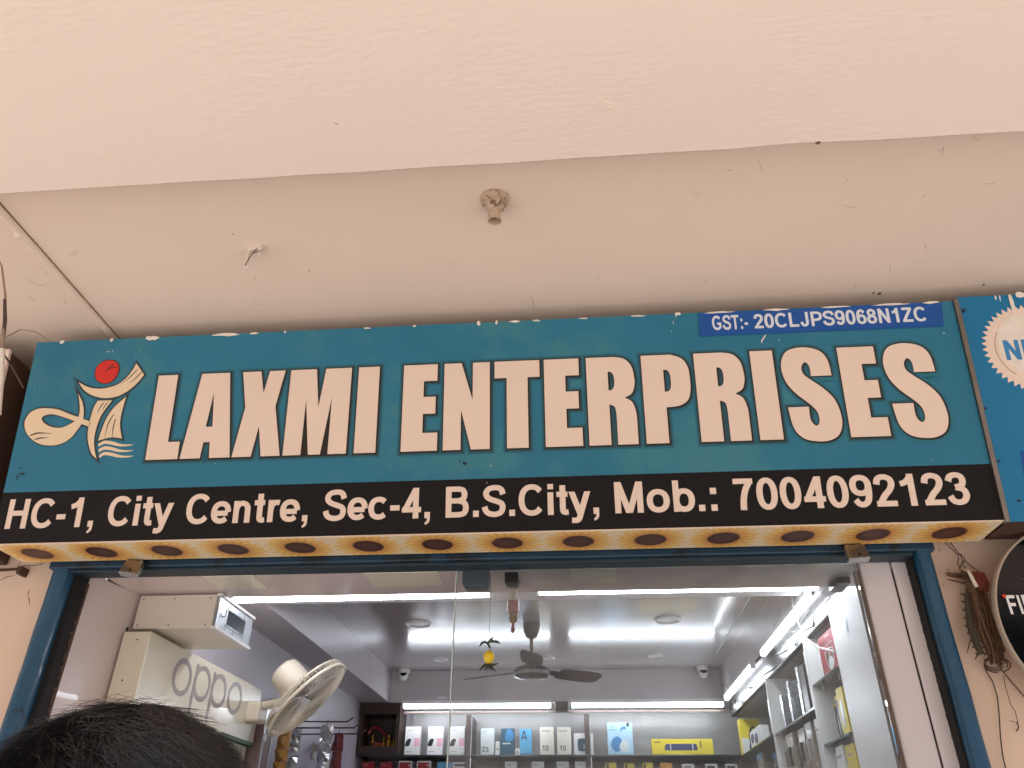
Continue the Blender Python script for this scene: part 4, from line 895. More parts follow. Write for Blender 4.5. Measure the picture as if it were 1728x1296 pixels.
# mirror strip, socket and post behind
ps = empty('aluminium_post', (-1.5, 1.42, 1.2), 'narrow aluminium upright with a glazed strip at the end of the lightbox', 'upright')
B().box((-1.6, 1.36, 0), (-1.47, 1.5, 2.21)).mk('post', mat('brown laminate', (120, 100, 98), .3, .1, 4), ps, bevel=.002)
B().box((-1.472, 1.37, .5), (-1.466, 1.385, 2.205)).mk('trim', ALU, ps); B().box((-1.472, 1.47, .5), (-1.466, 1.487, 2.205)).mk('trim', ALU, ps)
B().lathe([(.016, 0), (.016, .008), (.012, .010), (.001, .010)], Matrix.Translation((-1.466, 1.375, 2.075)) @ Matrix.Rotation(R(90), 4, 'Y'), 18, True).mk('round_switch', WHITEP, ps, True)

# wall fan
def at(x, y, d): return CAM + ray(x, y)/FPX*d
WD = 3.42
G0 = at(520, 1180, WD); view = (G0-CAM).normalized()
wn = (view*-1*math.cos(R(68)) + (RT*.644 - UP*.766)*math.sin(R(68))).normalized()
wf = empty('wall_fan', G0, 'cream wall mounted fan tilted down beside the cream lightbox', 'wall fan')
qv = wn.to_track_quat('Z', 'Y').to_matrix().to_4x4(); MW = Matrix.Translation(G0) @ qv
GR = .2
for r_, z_, w_ in ((GR, 0, .0075), (GR-.004, -.03, .004), (GR*.3, .036, .003), (GR*.75, .022, .0018)):
    B().tube([MW @ Vector((r_*math.cos(t*2*math.pi/60), r_*math.sin(t*2*math.pi/60), z_)) for t in range(61)], w_, 8, False).mk('grille_ring', CREAMP, wf, True)
sp_ = B()
for k in range(96):
    t = k*2*math.pi/96; c, s_ = math.cos(t), math.sin(t)
    sp_.tube([MW @ Vector((r_*c, r_*s_, z_)) for r_, z_ in ((.05, .038), (.12, .034), (.18, .018), (GR, 0))], .0011, 4, False)
tag(sp_.mk('front_grille', CREAMP, wf), kind='stuff')
sp_ = B()
for k in range(60):
    t = k*2*math.pi/60; c, s_ = math.cos(t), math.sin(t)
    sp_.tube([MW @ Vector((r_*c, r_*s_, z_)) for r_, z_ in ((GR, 0), (GR-.004, -.03), (.16, -.05), (.06, -.055))], .0012, 4, False)
tag(sp_.mk('rear_grille', CREAMP, wf), kind='stuff')
B().lathe([(.001, .042), (.045, .041), (.052, .036), (.052, .03)], MW, 28, True).mk('badge', CREAMP, wf, True)
for k in range(3):
    M = MW @ Matrix.Rotation(R(120*k+20), 4, 'Z')
    v = []
    for i in range(7):
        r_ = .03+.16*i/6; a0 = .5*math.sin(i/6*1.7)
        for j in range(5):
            an = -.55+a0*.4+1.25*j/4*(1 if i > 1 else .6); v.append(M @ Vector((r_*math.cos(an), r_*math.sin(an), -.022+.03*(j/4-.5))))
    me = mesh(v, [[i*5+j, i*5+j+1, (i+1)*5+j+1, (i+1)*5+j] for i in range(6) for j in range(4)])
    bo_ = link('blade', me, mat('grey fan blade', (150, 142, 134), .35, .05), wf, True); sl = bo_.modifiers.new('thickness', 'SOLIDIFY'); sl.thickness = .002
B().lathe([(.001, -.19), (.05, -.188), (.066, -.175), (.07, -.15), (.072, -.09), (.062, -.06), (.03, -.05)], MW, 32, True).mk('motor_housing', CREAMP, wf, True)
HP = MW @ Vector((0, 0, -.09)); WP_ = Vector((-1.585, G0.y+.06, HP.z-.10))
B().tube([HP, HP+Vector((-.05, .01, -.07)), Vector((-1.44, WP_.y-.01, WP_.z+.02)), Vector((-1.5, WP_.y, WP_.z+.01))], [.02, .018, .02, .024], 10).mk('arm', CREAMP, wf, True)
B().box((-1.6, WP_.y-.05, WP_.z-.05), (-1.44, WP_.y+.05, WP_.z+.035)).mk('wall_bracket', CREAMP, wf, bevel=.012)

# sachet strips hanging on hooks beyond the fan
def strip(x, y, z0, z1, w_, m, label, name, n_):
    e = empty(name, (x, y, z1), label, 'packets')
    rng2 = random.Random(int((x+3)*1000)); step = (z1-z0)/n_
    B().tube([(x, y, z1), (x, y, z1+.03)], .0015, 5).mk('hook_string', WIRE, e)
    for k in range(n_):
        a = z1-step*k; t = rng2.uniform(-.02, .02)
        v = [(x-w_, y+t, a), (x, y-.012, a), (x+w_, y-t, a), (x-w_, y-.004, a-step/2), (x, y-.028, a-step/2), (x+w_, y-.004, a-step/2), (x-w_, y-t, a-step+.002), (x, y-.01, a-step+.002), (x+w_, y+t, a-step+.002)]
        v += [(p[0], y+.006, p[2]) for p in v]
        f = [(0,1,4,3),(1,2,5,4),(3,4,7,6),(4,5,8,7),(9,12,13,10),(10,13,14,11),(12,15,16,13),(13,16,17,14),(0,9,10,1),(1,10,11,2),(2,11,14,5),(5,14,17,8),(8,17,16,7),(7,16,15,6),(6,15,12,3),(3,12,9,0)]
        link('sachet', mesh(v, f), m, e)
strip(-1.46, 1.62, 1.6, 2.17, .03, GOLDF, 'strip of amber foil sachets hanging behind the wall fan', 'sachet_strip', 10)
strip(-1.415, 1.66, 1.6, 2.15, .022, CHROME, 'strip of silver foil sachets next to the amber ones', 'sachet_strip', 13)
strip(-1.34, 1.9, 1.6, 2.2, .034, CHROME, 'wide strip of crinkled silver packets hanging by the hooks', 'sachet_strip', 7)
strip(-1.29, 1.96, 1.65, 2.17, .026, mat('maroon film', (96, 40, 42), .3, .3, 24, .4, 40), 'strip of dark red packets hanging by the hooks', 'sachet_strip', 6)
hk = empty('display_hooks', (-1.55, 2.0, 2.16), 'dark wire display hooks sticking out of the left wall', 'hooks')
for k in range(3):
    a, c, d = (Vector((-1.6, 2.0+.09*k, 2.235-.02*k)), Vector((-1.25+.02*k, 1.95+.07*k, 2.225-.02*k)), Vector((-1.22+.02*k, 1.945+.07*k, 2.245-.02*k)))
    B().tube([a, c, d], .004, 7).mk('hook', BROWNF, hk, True)
wpn = empty('wall_board', (-1.59, 2.4, 1.6), 'plain grey lilac board fixed on the left wall behind the wall fan', 'board')
B().box((-1.615, 1.75, .8), (-1.585, 3.2, 2.31)).mk('board', mat('lilac board', (160, 154, 166), .35, .05, 3), wpn, bevel=.002)
gb = empty('bracket_arm', (-1.5, 2.35, 2.05), 'small grey shelf bracket on the lilac board', 'bracket')
q = px(530, 1262, -1.58); p2 = py(572, 1256, q.y-.02)
B().tube([q, q*.5+p2*.5+Vector((0, 0, .0)), p2], [.02, .014, .01], 8).mk('arm', GREYPR, gb, True)
B().box(q+Vector((-.02, -.02, -.06)), q+Vector((.005, .02, .03))).mk('plate', GREYPR, gb, bevel=.003)

# ------------------------------------------------------------------ back shelves
YS0, YS1, ZS1, ZS2 = 3.52, 3.84, 2.236, 1.97
bs_ = empty('back_shelves', (-.2, 3.7, 0), 'grey glass shelf unit across the back wall of the shop', 'shelves')
B().box((-1.30, YS1+.001, .8), (1.34, YB-.001, 2.5745)).mk('back_panel', GREYW, bs_)
for z in (ZS1, ZS2, 1.68): B().box((-1.61, YS0, z-.008), (1.34, YS1, z)).mk('shelf', GLASSEDGE if z != 0 else None, bs_)
for z in (ZS1, ZS2): B().box((-1.61, YS0-.003, z-.0095), (1.0, YS0-.0005, z-.0015)).mk('shelf_edge', GLASSEDGE, bs_)
for x in (-.83, .01): 
    B().box((x-.018, YS0+.03, .8), (x+.018, YS1, 2.50)).mk('divider', mat('brown divider', (78, 66, 64), .4, .1), bs_)
    B().box((x+.0185, YS0+.03, .8), (x+.024, YS0+.04, 2.50)).mk('chrome_strip', ALU, bs_)
B().box((-1.30, YS0+.006, 2.508), (1.0, YS0+.018, 2.520)).mk('top_trim', mat('pinkish trim', (96, 80, 74), .4, .1), bs_)
B().box((-.205, YS0-.035, 2.505), (-.12, YS0-.012, 2.574)).mk('junction_cover', mat('brown cover', (84, 72, 72), .4, .1), bs_, bevel=.003)

shr = empty('wooden_shrine', (-1.45, 3.6, ZS1), 'dark wooden shrine niche with brass figures and a red garland', 'shrine')
B().box((-1.61, 3.70, ZS1+.001), (-1.32, 3.72, 2.55)).mk('back_board', WOODD, shr); B().box((-1.61, 3.5, ZS1+.001), (-1.585, 3.6995, 2.55)).mk('side_board', WOODD, shr); B().box((-1.345, 3.5, ZS1+.001), (-1.32, 3.6995, 2.55)).mk('side_board', WOODD, shr)
B().box((-1.612, 3.485, 2.5), (-1.318, 3.7, 2.5735)).mk('top_board', WOODD, shr); B().box((-1.584, 3.5, ZS1+.001), (-1.346, 3.699, ZS1+.055)).mk('base', WOODD, shr)
B().tube([(-1.53+.05*math.cos(R(a)), 3.66, 2.385+.05*math.sin(R(a))) for a in range(0, 181, 15)], .011, 8).mk('garland', LAC, shr, True)
B().tube([(-1.48, 3.65, 2.41), (-1.45, 3.645, 2.38), (-1.42, 3.64, 2.36)], .008, 8).mk('garland', LAC, shr, True)
for x, z, r_ in ((-1.53, ZS1+.055, .022), (-1.45, ZS1+.055, .018), (-1.41, ZS1+.055, .024), (-1.375, ZS1+.055, .016)):
    B().lathe([(r_, 0), (r_*.8, r_*.5), (r_*1.0, r_*1.6), (r_*.6, r_*2.4), (r_*.45, r_*2.7), (r_*.6, r_*3.3), (r_*.3, r_*4.0), (.001, r_*4.2)], Matrix.Translation((x, 3.6, z)), 14, True).mk('brass_figure', BRASS, shr, True)
B().lathe([(.03, 0), (.04, .02), (.036, .026)], Matrix.Translation((-1.49, 3.56, ZS1+.055)), 18).mk('bowl', mat('orange cloth', (150, 70, 40), .8, .2), shr, True)

# cartons standing on the shelves: each spec in photo pixels along the shelf
def carton(name, xa, xb, yt, z0, m, label, deco=None, Y=3.58, depth=.05, group='cartons on the back shelf'):
    a = py(xa, yt, Y); c = py(xb, yt, Y); h = (a.z+c.z)/2
    e = empty(name, ((a.x+c.x)/2, Y+depth/2, z0), label, 'carton', group)
    B().box((a.x, Y, z0+.0005), (c.x, Y+depth, h)).mk('box', m, e, bevel=.0015)
    Wd, Ht = c.x-a.x, h-z0
    MM = fr((a.x, Y-.0003, z0), (1, 0, 0), (0, 0, 1))
    def rect(nm, u0, v0, u1, v1, mm, lift=0): link(nm, fill([[(u0*Wd, v0*Ht), (u1*Wd, v0*Ht), (u1*Wd, v1*Ht), (u0*Wd, v1*Ht)]], MM @ Matrix.Translation((0, 0, lift)), .0004), mm, e)
    def shape(nm, pts, mm, lift=.0004): link(nm, fill([crv([(p[0]*Wd, p[1]*Ht, 1) for p in pts])], MM @ Matrix.Translation((0, 0, lift)), .0004), mm, e)
    def word(t, u0, u1, v, cap, mm): link('printed_text', words(t, u0*Wd, u1*Wd, v*Ht, cap*Ht, MM, .0005, .17, .13), mm, e)
    if deco: deco(rect, shape, word)
    return e
def d_pink(rect, shape, word):
    rect('print_block', .62, .32, .98, .60, PINKC); shape('print_figure', [(.03, .34), (.1, .5), (.25, .58), (.42, .55), (.36, .44), (.3, .34)], INK)
    rect('print_line', .12, .86, .5, .875, GREYPR); rect('print_line', .1, .14, .5, .16, GREYPR); rect('print_mark', .72, .22, .8, .25, GREYPR)
for xa, l in ((685, 'white phone carton with a pink print, standing next to the wooden shrine'), (723, 'white phone carton with a pink print, middle one of the three'), (760, 'white phone carton with a pink print, next to the brown divider')):
    carton('phone_carton', xa, xa+25, 1226, ZS1, WHITEC, l, d_pink)
carton('phone_carton', 812, 834, 1229, ZS1, SILC, 'pale green phone carton printed with the number 23', lambda r, s, w: (w('23', .12, .6, .14, .19, INK), r('print_line', .1, .88, .5, .9, GREYPR), r('print_line', .1, .82, .35, .84, GREYPR)))
carton('small_carton', 836.5, 843, 1251, ZS1, WHITEC, 'narrow little white carton beside the pale green one', lambda r, s, w: r('print_line', .2, .4, .8, .5, GREYPR))
carton('phone_carton', 845.5, 868, 1229, ZS1, TEALC, 'dark teal phone carton with a glossy round print', lambda r, s, w: (s('print_disc', [(.3, .62), (.5, .97), (.85, .9), (.95, .65), (.6, .52)], BLUPR), r('print_line', .15, .42, .7, .47, SILC)))
carton('phone_carton', 877, 897, 1230, ZS1, BLUC, 'bright blue phone carton printed with a large letter A', lambda r, s, w: (w('A', .12, .62, .58, .34, INK), r('print_line', .1, .07, .9, .09, NAVY)))
lid = carton('small_carton', 869, 877.5, 1263, ZS1, WHITEC, 'tiny rounded white carton in front of the blue one', lambda r, s, w: s('print_mark', [(.3, .3), (.5, .7), (.7, .3)], GREYPR), Y=3.55, depth=.025)
for xa, l in ((911, 'ivory phone carton printed 10, standing next to the bright blue carton'), (940, 'ivory phone carton printed 10, standing next to the watch carton')):
    carton('phone_carton', xa, xa+23, 1227, ZS1, PEARL, l, lambda r, s, w: (w('10', .16, .62, .17, .19, INK), r('print_line', .12, .84, .75, .88, GREYPR)))
carton('watch_carton', 968, 1000.5, 1237.5, ZS1, WHITEC, 'square white smartwatch carton with a teal window', lambda r, s, w: (s('window_print', [(.2, .3), (.2, .68), (.3, .76), (.72, .76), (.84, .68), (.84, .3), (.72, .2), (.3, .2)], TEALC), r('print_glint', .5, .3, .54, .5, SILC, .0006)))
carton('earphone_carton', 1024, 1066, 1219.5, ZS1, SKYC, 'large pale blue headphone carton with blue round prints', lambda r, s, w: (s('print_disc', [(.12, .3), (.2, .5), (.4, .58), (.56, .45), (.52, .2), (.3, .12)], BLUPR), s('print_disc', [(.45, .25), (.6, .46), (.78, .4), (.82, .2), (.62, .08)], SILC, .0007),
       s('print_arc', [(.5, .72), (.58, .86), (.72, .88), (.74, .8), (.62, .8)], BLUPR), r('print_tab', .78, .88, .88, .995, INK), r('print_line', .08, .86, .3, .88, BLUPR), r('print_line', .08, .77, .36, .79, BLUPR)))
carton('speaker_carton', 1099, 1202, 1247, ZS1, YEL, 'long yellow speaker carton with a dark blue bar print', lambda r, s, w: (s('bar_print', [(.21, .4), (.23, .66), (.3, .7), (.68, .7), (.73, .66), (.74, .4), (.7, .32), (.25, .32)], NAVY), r('print_line', .04, .78, .15, .84, INK), r('print_line', .79, .42, .81, .88, INK), r('print_glint', .3, .33, .315, .69, SILC, .0007), r('print_glint', .66, .33, .675, .69, SILC, .0007)))
low = 'cartons on the second back shelf'
for k, (xa, xb, yt, m, l, dm) in enumerate(((612,631,1286,REDC,'low dark red carton below the shrine, first beside the wall',None),(642,661,1286,REDC,'low dark red carton below the shrine, second from the wall',None),(673,695,1284,WHITEC,'white carton with a red face below the first pink phone carton',REDC),(704,727,1284,WHITEC,'white carton with a red face below the second pink phone carton',REDC),
      (738,763,1286,BLUC,'blue carton with a black frame on the lower back shelf',None),(764,791,1286,SILC,'silver carton with a dark print beside the blue framed one',INK),(852,872,1285,WHITEC,'white pouch carton below the dark teal carton',None),(897,918,1285,WHITEC,'white pouch carton below the ivory cartons, on the blue carton side',None),(939,960,1285,WHITEC,'white pouch carton below the second ivory carton',None),(970,991,1285,WHITEC,'white pouch carton below the watch carton',None),
      (1021,1040,1287,YEL,'yellow accessory carton beside the divider on the lower shelf',INK),(1053,1070,1288,YEL,'yellow accessory carton below the pale blue headphone carton',INK),(1084,1101,1287,YEL,'yellow accessory carton below the start of the long speaker carton',INK),(1114,1134,1287,ORG,'plain orange accessory carton on the lower shelf',None),(1151,1171,1289,WHITEC,'white phone carton with grey lettering below the long speaker carton',GREYPR),(1190,1210,1289,WHITEC,'white phone carton with dark lettering below the long speaker carton',INK),(1224,1244,1289,WHITEC,'white phone carton with dark lettering next to the corner',INK))):
    def dd(r, s, w, dm=dm, k=k):
        if dm is None: r('print_line', .2, .9, .5, .92, GREYPR); return
        if dm is REDC: r('red_face', .06, .04, .9, .96, REDC); r('print_dot', .74, .86, .82, .9, WHITEC, .0006)
        elif m_is_yel: s('print_figure', [(.1, .84), (.16, .97), (.34, .97), (.3, .9), (.36, .82), (.2, .8)], INK)
        else: r('print_line', .12, .88, .8, .94, dm)
    m_is_yel = m is YEL
    carton('lower_carton', xa, xb, yt, ZS2, m, l, dd, Y=3.57, group=low)

# ------------------------------------------------------------------ right wall shelves
XF = .99
rs = empty('right_shelves', (1.17, 2.1, 0), 'white and glass shelf unit along the right wall', 'shelves')
B().box((1.33, .91, .5), (1.358, 3.5, 2.5745)).mk('back_panel', GREYW, rs)
for y in (1.285, 2.165): 
    B().box((XF, y, .5), (1.33, y+.02, 2.464)).mk('divider', WHITEC, rs)
    B().box((XF-.004, y-.001, .5), (XF-.0005, y+.021, 2.464)).mk('divider_edge', WHITEP, rs)
B().box((1.03, .905, 2.4645), (1.33, 3.5, 2.48)).mk('top_board', GREYW, rs)
for y0_, y1_, z in ((.905, 1.284, 2.266), (.905, 1.284, 2.03), (1.306, 2.164, 2.186), (1.306, 2.164, 1.9), (2.186, 3.5, 2.196), (2.186, 3.5, 1.92)):
    B().box((XF+.004, y0_, z-.008), (1.329, y1_, z)).mk('shelf', mat('glass shelf', (96, 108, 104), .08, .1, coat=.3), rs)
    B().box((XF, y0_, z-.0085), (XF+.0035, y1_, z-.0005)).mk('shelf_edge', GLASSEDGE, rs)
    for yy in (y0_+.05, y1_-.08): B().box((XF+.02, yy, z-.04), (XF+.035, yy+.012, z-.0085)).mk('shelf_clip', GREYPR, rs)
def rcarton(name, y0_, y1_, z0, h, m, label, deco=None, x=XF+.02, d=.05, yaw=0, cat='carton'):
    e = empty(name, (x+d/2, (y0_+y1_)/2, z0), label, cat, 'goods on the right wall shelves')
    B().box((x, y0_, z0+.0005), (x+d, y1_, z0+h)).mk('box', m, e, bevel=.0015)
    MM = fr((x-.0003, y1_, z0), (0, -1, 0), (0, 0, 1)); Wd = y1_-y0_
    def rect(nm, u0, v0, u1, v1, mm, lift=0): link(nm, fill([[(u0*Wd, v0*h), (u1*Wd, v0*h), (u1*Wd, v1*h), (u0*Wd, v1*h)]], MM @ Matrix.Translation((0, 0, lift)), .0004), mm, e)
    def shape(nm, pts, mm, lift=.0004, smooth=1): link(nm, fill([crv([(p[0]*Wd, p[1]*h, smooth) for p in pts])], MM @ Matrix.Translation((0, 0, lift)), .0004), mm, e)
    if deco: deco(rect, shape, MM, Wd, h, e)
    return e
def d_red(rect, shape, MM, Wd, h, e):
    link('printed_text', text('Antivirus Pro', .12*Wd, .86*Wd, .68*h, .055*h, MM, .0005), WHITEC, e); rect('print_line', .5, .9, .75, .93, WHITEC); rect('print_line', .12, .8, .5, .835, mat('dark red print', (110, 20, 28), .4))
    shape('shield_rim', [(.3, .56), (.55, .63), (.85, .56), (.84, .3), (.6, .04), (.36, .24)], WHITEC, .0003, 0); shape('shield_panel', [(.33, .54), (.55, .605), (.82, .54), (.81, .3), (.6, .07), (.39, .25)], mat('plum print', (92, 40, 46), .4), .0006, 0)
    shape('print_figure', [(.46, .14), (.5, .34), (.6, .4), (.74, .34), (.8, .2), (.62, .1)], SILC, .0009); shape('print_head', [(.56, .4), (.54, .5), (.62, .55), (.68, .48), (.65, .4)], mat('tan print', (170, 130, 110), .5), .0011)
rcarton('software_carton', .93, 1.155, 2.266, .16, REDC, 'red software carton with a shield picture on the upper right shelf', d_red)
rcarton('white_carton', 1.17, 1.19, 2.266, .15, WHITEC, 'narrow white carton edge next to the red software carton')
for y, h_, m, l in ((2.0, .165, CHROME, 'silver foil wrapped carton on the middle shelf, next to the far divider'), (1.82, .2, CHROME, 'silver foil wrapped carton on the middle shelf, between two others'), (1.6, .225, CHROME, 'tall silver edged carton beside the black carton')):
    rcarton('foil_carton', y, y+.03, 2.186, h_, m, l, x=XF+.025, d=.22)
rcarton('black_carton', 1.50, 1.585, 2.186, .215, BLACKP, 'tall black carton on the middle right shelf', x=XF+.03, d=.2)
rcarton('white_carton', 1.40, 1.415, 2.186, .25, WHITEC, 'thin white carton standing by the near divider', x=XF+.02, d=.1)
for y, h_, l in ((2.24, .21, 'white carton behind the far divider, taller one'), (2.33, .19, 'white carton behind the far divider, shorter one')):
    rcarton('white_carton', y, y+.035, 2.196, h_, WHITEC, l, x=XF+.03, d=.2)
# headphone carton in the corner
a = py(1247, 1216, 3.28); c = py(1275, 1213, 3.28); 
hc = empty('headphone_carton', ((a.x+c.x)/2, 3.3, 2.196), 'yellow and white headphone carton with a dark headband print in the corner', 'carton', 'goods on the right wall shelves')
B().box((a.x, 3.28, 2.1965), (c.x+.02, 3.36, a.z+.01)).mk('box', YEL, hc, bevel=.0015)
Wd, Ht = c.x+.02-a.x, a.z+.01-2.1965; MM = fr((a.x, 3.2797, 2.1965), (1, 0, 0), (0, 0, 1))
link('white_half', fill([[(0.01*Wd, .01*Ht), (.99*Wd, .01*Ht), (.99*Wd, .4*Ht), (.01*Wd, .5*Ht)]], MM, .0004), WHITEC, hc)
link('headband_print', fill([ribbon([(.42*Wd, .3*Ht), (.46*Wd, .62*Ht), (.62*Wd, .78*Ht), (.78*Wd, .7*Ht), (.84*Wd, .48*Ht)], .012)], MM @ Matrix.Translation((0, 0, .0004)), .0004), INK, hc)
link('earcup_print', fill([crv([(.36*Wd, .16*Ht, 1), (.38*Wd, .34*Ht, 1), (.55*Wd, .38*Ht, 1), (.66*Wd, .26*Ht, 1), (.56*Wd, .1*Ht, 1)])], MM @ Matrix.Translation((0, 0, .0007)), .0004), NAVY, hc)
hc2 = rcarton('earphone_carton', 2.62, 2.95, 2.196, .10, WHITEC, 'white carton with two dark round prints beside the yellow headphone carton', lambda r, s, MM, W_, h_, e: (s('print_disc', [(.5, .2), (.45, .5), (.58, .75), (.72, .5), (.66, .2)], NAVY), s('print_disc', [(.12, .35), (.1, .65), (.24, .85), (.36, .65), (.3, .35)], NAVY)))
# hanging packs below the shelves
rng = random.Random(17)
for i in range(9):
    y = 1.4+.2*i; z1_ = 2.165+rng.uniform(-.02, .0) ; hh = rng.uniform(.16, .22); m = BEIGEP; ic, im = (('black', BLACKP), ('grey', GREYPR), ('brown', BROWNF))[i % 3]; hcn, hm = (('white', WHITEC), ('cream', CREAMP), ('blue', BLUPR))[i//3]
    e = empty('hanging_pouch', (XF+.05, y, z1_), 'clear pouch with a %s insert and %s header card hanging under the right shelf' % (ic, hcn), 'pouch', 'pouches hanging below the right shelves')
    wy = rng.uniform(.05, .08); x = XF+.03+rng.uniform(0, .05); bl = rng.uniform(.01, .02)
    v = [(x, y-wy, z1_), (x, y+wy, z1_), (x-bl*.4, y-wy, z1_-hh*.5), (x-bl*.3, y+wy, z1_-hh*.5), (x, y-wy, z1_-hh), (x, y+wy, z1_-hh), (x-bl, y, z1_-hh*.55)]
    v += [(x+.012, p[1], p[2]) for p in v[:6]]
    link('film', mesh(v, [(0,6,1),(1,6,3),(3,6,5),(5,6,4),(4,6,2),(2,6,0),(7,8,10,9),(9,10,12,11),(0,1,8,7),(4,11,12,5),(0,7,9,2),(2,9,11,4),(1,3,10,8),(3,5,12,10)]), m, e)
    B().box((x-.003, y-wy*.55, z1_-hh*.8), (x-bl*.9-.006, y+wy*.3, z1_-hh*.35)).mk('insert', im, e, bevel=.003)
    B().box((x-.001, y-wy, z1_-.03), (x-.0035, y+wy, z1_)).mk('header_card', hm, e)
for i, (y, m, l) in enumerate(((.96, YEL, 'yellow and black blister pack under the red software carton, nearest the white panel'), (1.06, BLACKP, 'black blister pack under the red software carton, middle one'), (1.16, BLACKP, 'black blister pack under the red software carton, next to the divider'))):
    rcarton('blister_pack', y, y+.085, 2.03, .175-.01*i, m, l, lambda r, s, MM, W_, h_, e: (r('yellow_header', 0.02, .9, .98, .99, YEL), s('blister', [(.3, .2), (.25, .5), (.45, .75), (.65, .55), (.6, .25)], SILC)), x=XF+.02+.02*i, d=.02)
for i, (y, z0, h_, m, l) in enumerate(((.95, 1.80, .2, YEL, 'yellow carton on the lower right shelf'), (1.1, 1.80, .21, WHITEC, 'glossy white carton on the lower right shelf'), (1.33, 1.9, .25, WHITEC, 'tall white carton standing in for a reflection below the black carton'))):  # the tall white carton is added in place of a pale glass reflection
    rcarton('lower_carton', y, y+.12, z0, h_, m, l, lambda r, s, MM, W_, h2, e: r('print_line', .15, .8, .7, .84, GREYPR))
B().box((XF+.004, .905, 1.792), (1.329, 1.284, 1.80)).mk('shelf', GLASSEDGE, rs)

# ================================================================== PERSON
HC = Vector((-.344, -1.735, 1.593))
pe = empty('person', (HC.x, HC.y-.01, 0), 'person with short dark hair standing in front of the shop, back turned', 'person')
def person():
    # one continuous figure: skin modifier over a skeleton, facing the shop (+y)
    V, E, Rr = [], [], []
    def add(p, r, par=None):
        V.append(p); Rr.append(r if isinstance(r, tuple) else (r, r))
        if par is not None: E.append((par, len(V)-1))
        return len(V)-1
    x, y = HC.x, HC.y
    pel = add((x, y-.01, .92), (.15, .105)); wa = add((x, y-.01, 1.08), (.135, .095), pel); chs = add((x, y-.01, 1.26), (.155, .105), wa); sh = add((x, y-.01, 1.37), (.12, .085), chs)
    nk = add((x, y-.005, 1.44), .055, sh); jw = add((x, y+.012, 1.50), (.062, .075), nk); hd = add((x, y+.004, 1.585), (.078, .095), jw); tp = add((x, y, 1.655), (.062, .075), hd)
    for s in (-1, 1):
        a = add((x+s*.17, y-.01, 1.365), .056, sh); b = add((x+s*.215, y-.02, 1.22), .046, a); c = add((x+s*.225, y-.015, 1.08), .040, b); d = add((x+s*.215, y+.05, .93), .033, c); e = add((x+s*.205, y+.09, .84), .026, d)
        hnd = add((x+s*.2, y+.105, .79), (.022, .036), e)
        for k in range(4):
            f0 = add((x+s*.2, y+.085+.016*k, .735), .009, hnd); f1 = add((x+s*.194, y+.088+.016*k, .70-(.006 if k in (1, 2) else -.004)), .008, f0); add((x+s*.184, y+.088+.016*k, .675-(.006 if k in (1, 2) else -.004)), .007, f1)
        t0 = add((x+s*.19, y+.14, .79), .010, e); add((x+s*.182, y+.15, .75), .008, t0)
        h = add((x+s*.09, y-.01, .82), (.088, .09), pel); k1 = add((x+s*.1, y, .48), .056, h); kc = add((x+s*.1, y-.015, .32), .052, k1); an = add((x+s*.1, y-.02, .09), .036, kc); fo = add((x+s*.105, y+.05, .04), (.04, .036), an); add((x+s*.11, y+.14, .03), (.036, .025), fo)
    me = bpy.data.meshes.new('body'); me.from_pydata(V, E, []); o = link('body', me, SKIN, pe)
    m = o.modifiers.new('skin', 'SKIN'); m.use_smooth_shade = True
    if not me.skin_vertices: 
        bm = bmesh.new(); bm.from_mesh(me); bm.verts.layers.skin.verify(); bm.to_mesh(me); bm.free()
    for i, sv in enumerate(me.skin_vertices[0].data): sv.radius = Rr[i]; sv.use_root = (i == 0)
    s_ = o.modifiers.new('subd', 'SUBSURF'); s_.levels = 2; s_.render_levels = 2
    return o
body = person()
# shirt and trousers as shells round the figure
def shell(name, rings, m):
    b = B(); n = 28
    for (c, rx, ry) in rings:
        for j in range(n):
            t = 2*math.pi*j/n; b.v.append(Vector((c[0]+rx*math.cos(t), c[1]+ry*math.sin(t), c[2])))
    for i in range(len(rings)-1):
        for j in range(n): b.f.append([i*n+j, i*n+(j+1) % n, (i+1)*n+(j+1) % n, (i+1)*n+j])
    o = b.mk(name, m, pe, True); return o
x, y = HC.x, HC.y-.01
shell('shirt', [((x, y, .8), .185, .14), ((x, y, .95), .18, .135), ((x, y, 1.1), .175, .13), ((x, y, 1.25), .195, .14), ((x, y, 1.34), .20, .125), ((x, y, 1.395), .15, .10), ((x, y, 1.43), .075, .07)], SHIRT)
for s in (-1, 1):
    b = B().tube([(x+s*.15, y, 1.36), (x+s*.185, y-.005, 1.31), (x+s*.215, y-.01, 1.22), (x+s*.222, y-.01, 1.12)], [.07, .072, .066, .062], 16, False); b.mk('sleeve', SHIRT, pe, True)
    b = B().tube([(x+s*.09, y, .88), (x+s*.095, y, .7), (x+s*.1, y+.005, .48), (x+s*.1, y-.01, .3), (x+s*.1, y-.015, .06)], [.112, .105, .08, .075, .07], 16, False); b.mk('trouser_leg', mat('dark trousers', (40, 42, 50), .9, .1), pe, True)
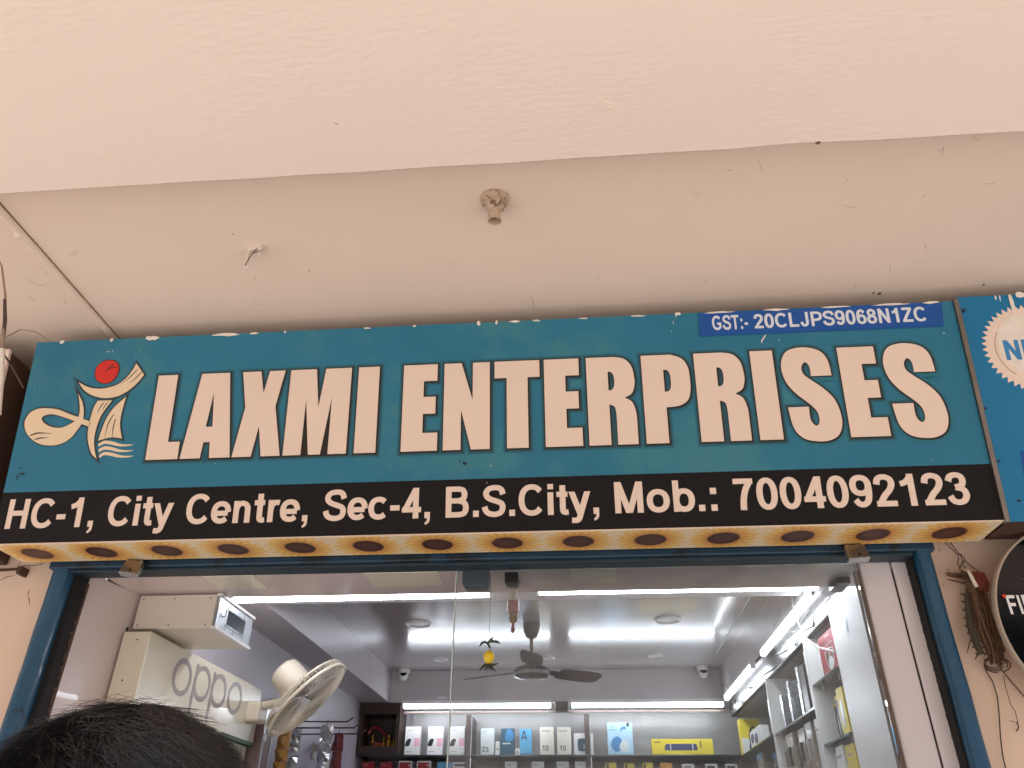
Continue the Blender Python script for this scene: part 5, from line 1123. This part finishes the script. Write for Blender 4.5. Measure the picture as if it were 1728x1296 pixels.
# face (turned to the shop)
fx, fy, fz = HC.x, HC.y+.098, 1.55
for s in (-1, 1):
    B().lathe([(.001, .012), (.008, .009), (.012, 0)], Matrix.Translation((fx+s*.03, fy-.008, 1.575)) @ Matrix.Rotation(R(-90), 4, 'X'), 14, True).mk('eye', WHITEP, pe, True)
    B().lathe([(.001, .0135), (.005, .012)], Matrix.Translation((fx+s*.03, fy-.008, 1.575)) @ Matrix.Rotation(R(-90), 4, 'X'), 12, True).mk('iris', INK, pe, True)
    B().tube([(fx+s*.085, HC.y+.0, 1.60), (fx+s*.098, HC.y-.01, 1.585), (fx+s*.094, HC.y-.004, 1.555), (fx+s*.082, HC.y+.005, 1.535)], [.008, .012, .011, .006], 8).mk('ear', SKIN, pe, True)
B().tube([(fx, fy-.004, 1.585), (fx, fy+.012, 1.56), (fx, fy+.02, 1.545), (fx, fy+.004, 1.537)], [.007, .010, .014, .009], 10).mk('nose', SKIN, pe, True)
B().tube([(fx-.024, fy-.006, 1.513), (fx, fy+.004, 1.511), (fx+.024, fy-.006, 1.513)], [.003, .0065, .003], 8).mk('mouth', mat('lips', (140, 84, 76), .5), pe, True)
# hair: a dark cap with thousands of strands
HRX, HRY, HRZ = .103, .116, .107
cap = B(); n, mrings = 36, 14
for i in range(mrings+1):
    ph = R(90 - i*112/mrings)
    for j in range(n):
        t = 2*math.pi*j/n; front = max(0, math.sin(t)); lim = ph
        if front > .4 and ph < R(25): lim = max(ph, R(25))
        c = math.cos(lim); cap.v.append(HC + Vector((HRX*.95*c*math.cos(t), HRY*.95*c*math.sin(t), HRZ*.97*math.sin(lim))))
for i in range(mrings):
    for j in range(n): cap.f.append([i*n+j, i*n+(j+1) % n, (i+1)*n+(j+1) % n, (i+1)*n+j])
hair = cap.mk('hair', HAIR, pe, True)
rng = random.Random(12); st = B()
WHORL = Vector((.02, -.03))
for k in range(20000):
    while True:
        d = Vector((rng.gauss(0, 1), rng.gauss(0, 1), rng.gauss(.3, 1))).normalized()
        if d.z > -.25 and not (d.y > .55 and d.z < .35): break
    root = HC + Vector((HRX*.95*d.x, HRY*.95*d.y, HRZ*.97*d.z))
    nrm = Vector((d.x/HRX, d.y/HRY, d.z/HRZ)).normalized()
    out = Vector((d.x-WHORL.x, d.y-WHORL.y+.5*max(0, d.z), 0)); sw = Vector((-out.y, out.x, 0))*.5
    lay = out + sw + Vector((rng.gauss(0, .35)+.5*math.sin(d.x*19+d.z*7), rng.gauss(0, .35)+.5*math.sin(d.y*17+d.x*11), -.35+rng.gauss(0, .2)))
    tan = (lay - nrm*lay.dot(nrm)).normalized()
    ln = rng.uniform(.03, .06)*(1 if d.z > .45 else .6); lift = rng.uniform(.0, .17) if rng.random() > .01 else rng.uniform(.2, .35)
    p1 = root + (tan*.45+nrm*lift)*ln*.5; curl = tan.cross(nrm)*rng.gauss(0, .22); p2 = root + (tan*.95+nrm*lift*.55+curl)*ln - Vector((0, 0, .1))*ln
    a = tan.cross(nrm)*.0003; a2 = nrm*.00025; b0 = len(st.v)
    for p, s in ((root, 1), (p1, .95), (p2, .25)): st.v += [p+a*s, p-a*.5*s+a2*s, p-a*.5*s-a2*s]
    for q in (0, 3):
        for i in range(3): st.f.append([b0+q+i, b0+q+(i+1) % 3, b0+q+3+(i+1) % 3, b0+q+3+i])
so = st.mk('hair_strands', HAIR, hair); so['kind'] = 'stuff'
